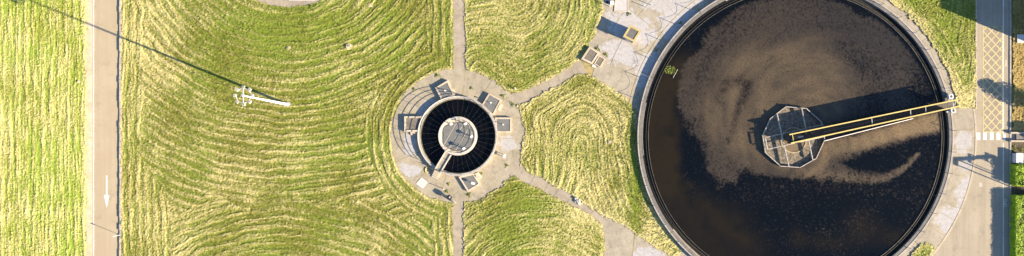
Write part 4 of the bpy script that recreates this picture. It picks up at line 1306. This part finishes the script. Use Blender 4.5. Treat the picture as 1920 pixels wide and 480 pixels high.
def cover_slab(quad, h, label, mat, frame=None, nm='cover_slab'):
    pts = [P2(*q_, h) for q_ in quad]
    c = (sum(p[0] for p in pts) / len(pts), sum(p[1] for p in pts) / len(pts), 0)
    t = thing(nm, c, label, 'slab')
    if frame:
        inn = inset(pts, frame)
        for i in range(len(pts)):
            j = (i + 1) % len(pts)
            MB().prism(shrink([pts[i], pts[j], inn[j], inn[i]], .003), 0, h).build('frame', M['cream'], t)
        MB().prism(shrink(inn, .01), 0, h - .03).build('lid', mat, t)
    else:
        MB().prism(pts, 0, h - .01).build('lid', mat, t)
        MB().prism(shrink(pts, .25), h - .012, h).build('lid_centre', M['ringwhite'], t)
cover_slab([(1153.5, -2), (1177.5, -2), (1178, 22), (1151, 22)], .14, 'large pale square cover slab at the top of the yard', M['palelid'], .12)
cover_slab([(1144.5, 1.5), (1151, 1.5), (1151, 8), (1144.5, 8)], .5, 'small white box beside the large pale cover slab', M['white'], None, 'cabinet')
cover_slab([(790, 333.2), (801.6, 341.8), (793, 352.8), (780.6, 344.6)], .09, 'white square cover slab lying alone on the round pavement', M['white'])
mh = thing('manhole', P(1138.5, 4.5, .06), 'dark round manhole cover left of the small white box', 'manhole')
q_ = P2(1138.5, 4.5)
MB().ring(q_, .26, .33, .05, .085, 20).build('rim', M['steel'], mh); MB().disc(q_, .262, .075, 20).build('lid', M['black'], mh)

def small_post(px, py, h, label, r=.05):
    b_ = P(px, py, 0)
    t = thing('post', b_, label, 'post')
    MB().tube((b_[0], b_[1], 0), (b_[0], b_[1], h), r, r * .9, 8).build('pole', M['palesteel'], t)
    MB().tube((b_[0], b_[1], h), (b_[0], b_[1], h + .06), r * 1.5, r * 1.2, 8).build('cap', M['white'], t)
small_post(1142.5, 12.3, .7, 'thin pale marker post in front of the small white box')
small_post(1220, 9.5, .95, 'thin pale post alone near the top of the yard')
small_post(1207, 12, .0 + .8, 'thin pale post just left of the post near the top of the yard')
small_post(832, 354, .9, 'thin post at the edge of the round pavement left of the bicycle')

# white cabinet on two legs east of the small tank
def legs_cabinet():
    b_ = P(946, 292.5, 0)
    t = thing('control_cabinet', b_, 'little white control cabinet on two legs at the right of the small tank', 'cabinet')
    for d in (-.16, .16):
        MB().tube((b_[0] + d * .3, b_[1] + d, 0), (b_[0] + d * .3, b_[1] + d, .62), .045, .045, 6).build('leg', M['steel'], t)
    MB().box((b_[0], b_[1], .74), (.30, .52, .3), -.3).build('body', M['white'], t)
    MB().box((b_[0], b_[1], .905), (.36, .58, .03), -.3).build('lid', M['white'], t)
legs_cabinet()
# thing at the mouth of the right path (a leaning white stake)
st = MB(); a = P(965.5, 168, .1); st.tube(a, (a[0] + .05, a[1] + .25, .75), .06, .05, 6)
own(st.build('stake', M['white'], None, 'leaning white stake in the weeds at the corner of the upper lawn', 'stake'), a)
# yellow hose by the footbridge
yh = MB(); pts = [P(801 + 3.2 * math.cos(a_), 319 + 5 * math.sin(a_), .1) for a_ in np.linspace(1.2, 4.6, 12)]
yh.path(pts, .09, 6); own(yh.build('hose', M['yellow'], None, 'short curled yellow hose on the pavement beside the footbridge steps', 'hose'), P(799, 320, .05))

# ------------------------------------------------------------------ bicycle
def bicycle():
    pr, pf = P(836.5, 365.5, 0), P(854.5, 381.5, 0)
    d = Vector((pf[0] - pr[0], pf[1] - pr[1], 0)); L = d.length; d.normalize()
    side = Vector((-d.y, d.x, 0)); up = (Vector((0, 0, 1)) + side * .22).normalized()     # leaning on its stand
    o = Vector(((pr[0] + pf[0]) / 2, (pr[1] + pf[1]) / 2, .055))
    t = thing('bicycle', o, 'parked bicycle with a black basket at the lower edge of the round pavement', 'bicycle')
    def pt(x, z, s=0): return o + d * x + up * z + side * s
    r = .35
    for nm, x in (('wheel', -.55), ('wheel', .58)):
        c = pt(x, r)
        m = MB(); m.path([c + d * math.cos(2 * PI * i / 24) * r + up * math.sin(2 * PI * i / 24) * r for i in range(24)], .045, 6, True)
        w = m.build('wheel', M['tyre'] if x < 0 else M['palesteel'], t)
        s = MB()
        for i in range(10):
            s.tube(c, c + d * math.cos(2 * PI * i / 10) * r + up * math.sin(2 * PI * i / 10) * r, .006, .006, 3)
        s.build('spoke', M['steel'], w)
    fr = MB()
    A = (-.55, r); B_ = (-.05, .3); C_ = (-.18, .80); D_ = (.40, .82); E_ = (.58, r)
    for p, q2 in ((A, B_), (A, C_), (B_, C_), (C_, D_), (B_, D_), (D_, E_)): fr.tube(pt(*p), pt(*q2), .034, .034, 6)
    fr.build('frame', M['steel'], t)
    s = MB(); s.tube(pt(-.18, .8), pt(-.2, .95), .018); s.build('seat_post', M['steel'], t)
    s = MB(); s.path([pt(-.36, .97), pt(-.2, .985), pt(-.05, .97)], .07, 8); s.build('saddle', M['black'], t)
    h = MB(); h.tube(pt(.40, .82), pt(.37, 1.0), .02); h.path([pt(.22, 1.03, -.29), pt(.36, 1.03, -.2), pt(.39, 1.02, 0), pt(.36, 1.03, .2), pt(.22, 1.03, .29)], .018, 6); h.build('handlebar', M['steel'], t)
    k = MB(); c = pt(-.36, .80); k.box(tuple(c), (.72, .58, .34), math.atan2(d.y, d.x)); k.build('basket', M['black'], t)
    k = MB(); c = pt(-.30, 1.0); k.box(tuple(c), (.24, .2, .06), 1.0); k.build('bag', M['white'], t)
    p = MB(); p.tube(pt(-.05, .3, -.12), pt(-.05, .3, .12), .02); p.box(tuple(pt(.1, .24, -.14)), (.1, .06, .02)); p.box(tuple(pt(-.2, .36, .14)), (.1, .06, .02)); p.build('pedals', M['black'], t)
M['tyre'] = simple('tyre_rubber', (0.03, 0.03, 0.03), None, 5, .8)
bicycle()

# ------------------------------------------------------------------ east edge
def east_kerb():
    t = thing('kerb_wall', P(1893, 100), 'low concrete kerb wall along the right side of the cycle lane', 'wall')
    for y in range(-60, 560, 14):
        if 245 < y + 7 < 268: continue
        MB().prism(px_rect(1892.6, y + .2, 1895.6, y + 13.8), 0, (.11 if y < 250 else .09) + random.uniform(-.01, .01)).build('wall_block', M['coping'], t)
east_kerb()
# steps going down east between two cheek walls
def steps():
    t = thing('staircase', P(1915, 257), 'flight of grey steps between two pale side walls right of the crossing', 'stairs')
    for y0, y1 in ((247.5, 250.8), (263, 266.3)):
        MB().prism(px_rect(1895.5, y0, 1975, y1, .45), 0, .45).build('side_wall', M['kerb'], t)
    MB().prism(px_rect(1892.5, 251.2, 1903, 262.6), -.01, .06).build('landing', M['coping'], t)
    for i in range(9):
        MB().prism(px_rect(1903.2 + i * 6, 251.2, 1909 + i * 6, 262.6), -.01, .06 + .16 * (i + 1) if False else max(.02, .30 - .03 * i)).build('step', M['dirtyring'], t)
steps()
MB().prism(px_rect(1896, 266.6, 2000, 289), -.01, .03).build('planting_bed', M['darksoil'], kind='structure')
MB().prism(px_rect(1896, 346, 2000, 368), -.01, .03).build('planting_bed', M['darksoil'], kind='structure')
weed(1901, 276, .3, 'small green plant in the dark bed below the stairs', 90, z=.04, seed=61)
weed(1914, 280, .35, 'dull green plant in the dark bed above the white metal box', 90, z=.04, seed=62)
weed(1900, 283, .3, 'pale plant between the stairs and the white metal box', 70, z=.04, seed=63)

def white_box():
    h = .95
    q_ = [P2(1905.5, 287, h), P2(1919, 287, h), P2(1919, 306, h), P2(1905.5, 306, h)]
    c = (sum(p[0] for p in q_) / 4, sum(p[1] for p in q_) / 4, 0)
    t = thing('metal_box', c, 'white metal equipment box between the dark bed and the upper hedge', 'box')
    MB().prism(inset(q_, .04), 0, h - .04).build('body', M['lightmetal'], t)
    MB().prism(q_, h - .04, h).build('lid', M['lightmetal'], t)
    MB().prism([P2(1905.5, 308.4, .25), P2(1919, 308.4, .25), P2(1919, 310.5, .25), P2(1905.5, 310.5, .25)], 0, .25).build('plinth', M['kerb'], t)
white_box()
def low_roof():
    h = .33
    q_ = [P2(1907.5, 64.5, h), P2(1960, 64.5, h), P2(1960, 80.5, h), P2(1907.5, 80.5, h)]
    t = thing('utility_box', (*[sum(p[i] for p in q_) / 4 for i in (0, 1)], 0), 'low pale flat topped utility box at the right edge beside the dry grass', 'box')
    MB().prism(inset(q_, .05), 0, h - .05).build('body', M['wallgrey'], t)
    MB().prism(q_, h - .05, h).build('lid', M['lightmetal'], t)
low_roof()

def hedge(x0, y0, x1, y1, h, label, seed, dens=300):
    a = P2(x0, y1); b_ = P2(x1, y0)
    t = thing('hedge', ((a[0] + b_[0]) / 2, (a[1] + b_[1]) / 2, 0), label, 'hedge')
    r = np.random.default_rng(seed)
    w, l = b_[0] - a[0], b_[1] - a[1]
    # core: a bumpy block
    n1, n2 = max(4, int(w / .3)), max(4, int(l / .3))
    top = {}
    m = MB()
    vs = []; 
    for j in range(n2 + 1):
        for i in range(n1 + 1):
            vs.append((a[0] + .12 + (w - .24) * i / n1, a[1] + .12 + (l - .24) * j / n2, h - .22 + r.uniform(-.10, .10)))
    fs = [(j * (n1 + 1) + i, j * (n1 + 1) + i + 1, (j + 1) * (n1 + 1) + i + 1, (j + 1) * (n1 + 1) + i) for j in range(n2) for i in range(n1)]
    m.add(vs, fs)
    m.prism([(a[0] + .14, a[1] + .14), (b_[0] - .14, a[1] + .14), (b_[0] - .14, b_[1] - .14), (a[0] + .14, b_[1] - .14)], 0, h - .34)
    m.build('twigs', M['hedgecore'], t)
    def bump(u, v): return .16 * (fbm(u + 50, v + 50, .75, seed % 9, 2) - .5) * 2
    nt = int(w * l * dens)
    x = r.uniform(a[0], b_[0], nt); y = r.uniform(a[1], b_[1], nt)
    ptop = np.stack([x, y, h - .14 + bump(x, y) + r.uniform(-.10, .06, nt)], 1); ntop = np.tile([0, 0, .8], (nt, 1))
    P_ = [ptop]; N_ = [ntop]
    for ax, pos, sgn in ((0, a[0], -1), (0, b_[0], 1), (1, a[1], -1), (1, b_[1], 1)):
        ln = l if ax == 0 else w
        k = int(ln * h * dens * .8)
        u = r.uniform(0, ln, k); z = r.uniform(.05, h - .1, k)
        off_ = sgn * (bump(u * 1.0 + pos, z) + r.uniform(-.12, .07, k))
        if ax == 0: p = np.stack([pos + off_, a[1] + u, z], 1); nn = np.tile([sgn * .8, 0, .2], (k, 1))
        else: p = np.stack([a[0] + u, pos + off_, z], 1); nn = np.tile([0, sgn * .8, .2], (k, 1))
        P_.append(p); N_.append(nn)
    leaf_cloud('foliage', np.concatenate(P_), .08, M['hedge'], t, seed=seed, norm=np.concatenate(N_))
hedge(1893.5, 308.5, 1945, 347.5, 1.36, 'bright green clipped hedge block directly below the white metal box', 71)
hedge(1893.5, 365.5, 1945, 505, 1.36, 'long bright green hedge at the bottom right corner beside the cycle lane', 72)

# ------------------------------------------------------------------ neighbours east of the photograph that throw the shadows seen on the road
def workshop():
    h = 7.0
    a = P2(1960, 95); b_ = P2(2120, -120)
    t = thing('workshop_building', ((a[0] + b_[0]) / 2, (a[1] + b_[1]) / 2, 0), 'brick workshop building east of the service road', 'building')
    pts = [a, (b_[0], a[1]), b_, (a[0], b_[1])]
    inn = inset(pts, .3)
    for i in range(4):
        j = (i + 1) % 4
        MB().prism(shrink([pts[i], pts[j], inn[j], inn[i]], .002), 0, h).build('wall', M['brick'], t)
    MB().prism(inset(pts, .02), h, h + .12).build('roof', M['felt'], t)
    for i in range(5):
        y = a[1] + 1.5 + i * 3.2
        w = MB().box((a[0] - .02, y + .8, 2.6), (.1, 1.6, 1.4)).build('window', M['darksteel'], t)
        MB().box((a[0] - .06, y + .8, 1.86), (.22, 1.8, .08)).build('sill', M['kerb'], w)
workshop()
def bushy_tree(px, py, h, rad, label, seed):
    b_ = P(px, py)
    t = thing('round_tree', b_, label, 'tree')
    r = np.random.default_rng(seed)
    MB().tube((b_[0], b_[1], 0), (b_[0], b_[1], h * .8), .16, .04, 8).build('trunk', M['bark'], t)
    n = 5200
    z = .45 + (h - .45) * r.random(n) ** .8
    pr = rad * np.sqrt(np.clip(1 - ((z / h - .58) / .43) ** 2, 0.02, 1)) * np.where(z < .35 * h, .55, 1)
    a = r.uniform(0, 2 * PI, n); d = pr * np.sqrt(r.random(n)) * (.82 + .3 * np.sin(a * 5 + z * 3))
    leaf_cloud('crown', np.stack([b_[0] + np.cos(a) * d, b_[1] + np.sin(a) * d, z], 1), .15, M['cypress'], t, seed=seed)
bushy_tree(1966, 207, 4.5, 1.55, 'dark round crowned tree standing east of the dry grass', 81)
bushy_tree(1968, 262, 2.6, 1.2, 'low dark bushy tree standing near the staircase', 82)
def gantry():
    c = P(1945, 360)
    t = thing('pipe_gantry', c, 'steel pipe gantry standing behind the hedges east of the road', 'gantry')
    k = 1 / math.tan(SUN_EL) * 12
    # post tips measured from where their shadows end on the ground
    def base(tipx, tipy, h): return P2(tipx + .933 * h * k, tipy + .36 * h * k)
    h = 5.4
    A = base(1786, 309, h); B_ = base(1786, 299, h)
    for (p, hh) in ((A, h), (B_, h)):
        MB().tube((p[0], p[1], 0), (p[0], p[1], hh), .09, .09, 8).build('post', M['steel'], t)
    e_ = base(1862, 295.5, h)
    m = MB(); m.box(((B_[0] + e_[0]) / 2, (B_[1] + e_[1]) / 2, h), (abs(e_[0] - B_[0]) + .2, .34, .3), math.atan2(e_[1] - B_[1], e_[0] - B_[0])); m.build('beam', M['steel'], t)
    MB().box(((A[0] + B_[0]) / 2, (A[1] + B_[1]) / 2, h), (.22, abs(A[1] - B_[1]) + .3, .28)).build('end_beam', M['steel'], t)
    for (x, y, dy) in ((1812, 297.5, 8), (1848, 296.5, 8)):
        p0 = base(x, y - dy, h + .1); p1 = base(x, y + dy, h + .1)
        MB().tube((*p0, h + .1), (*p1, h + .1), .12, .12, 6).build('bracket', M['steel'], t)
        for p in (p0, p1): MB().tube((p[0], p[1], 0), (p[0], p[1], h + .1), .06, .06, 6).build('hanger', M['steel'], t)
gantry()
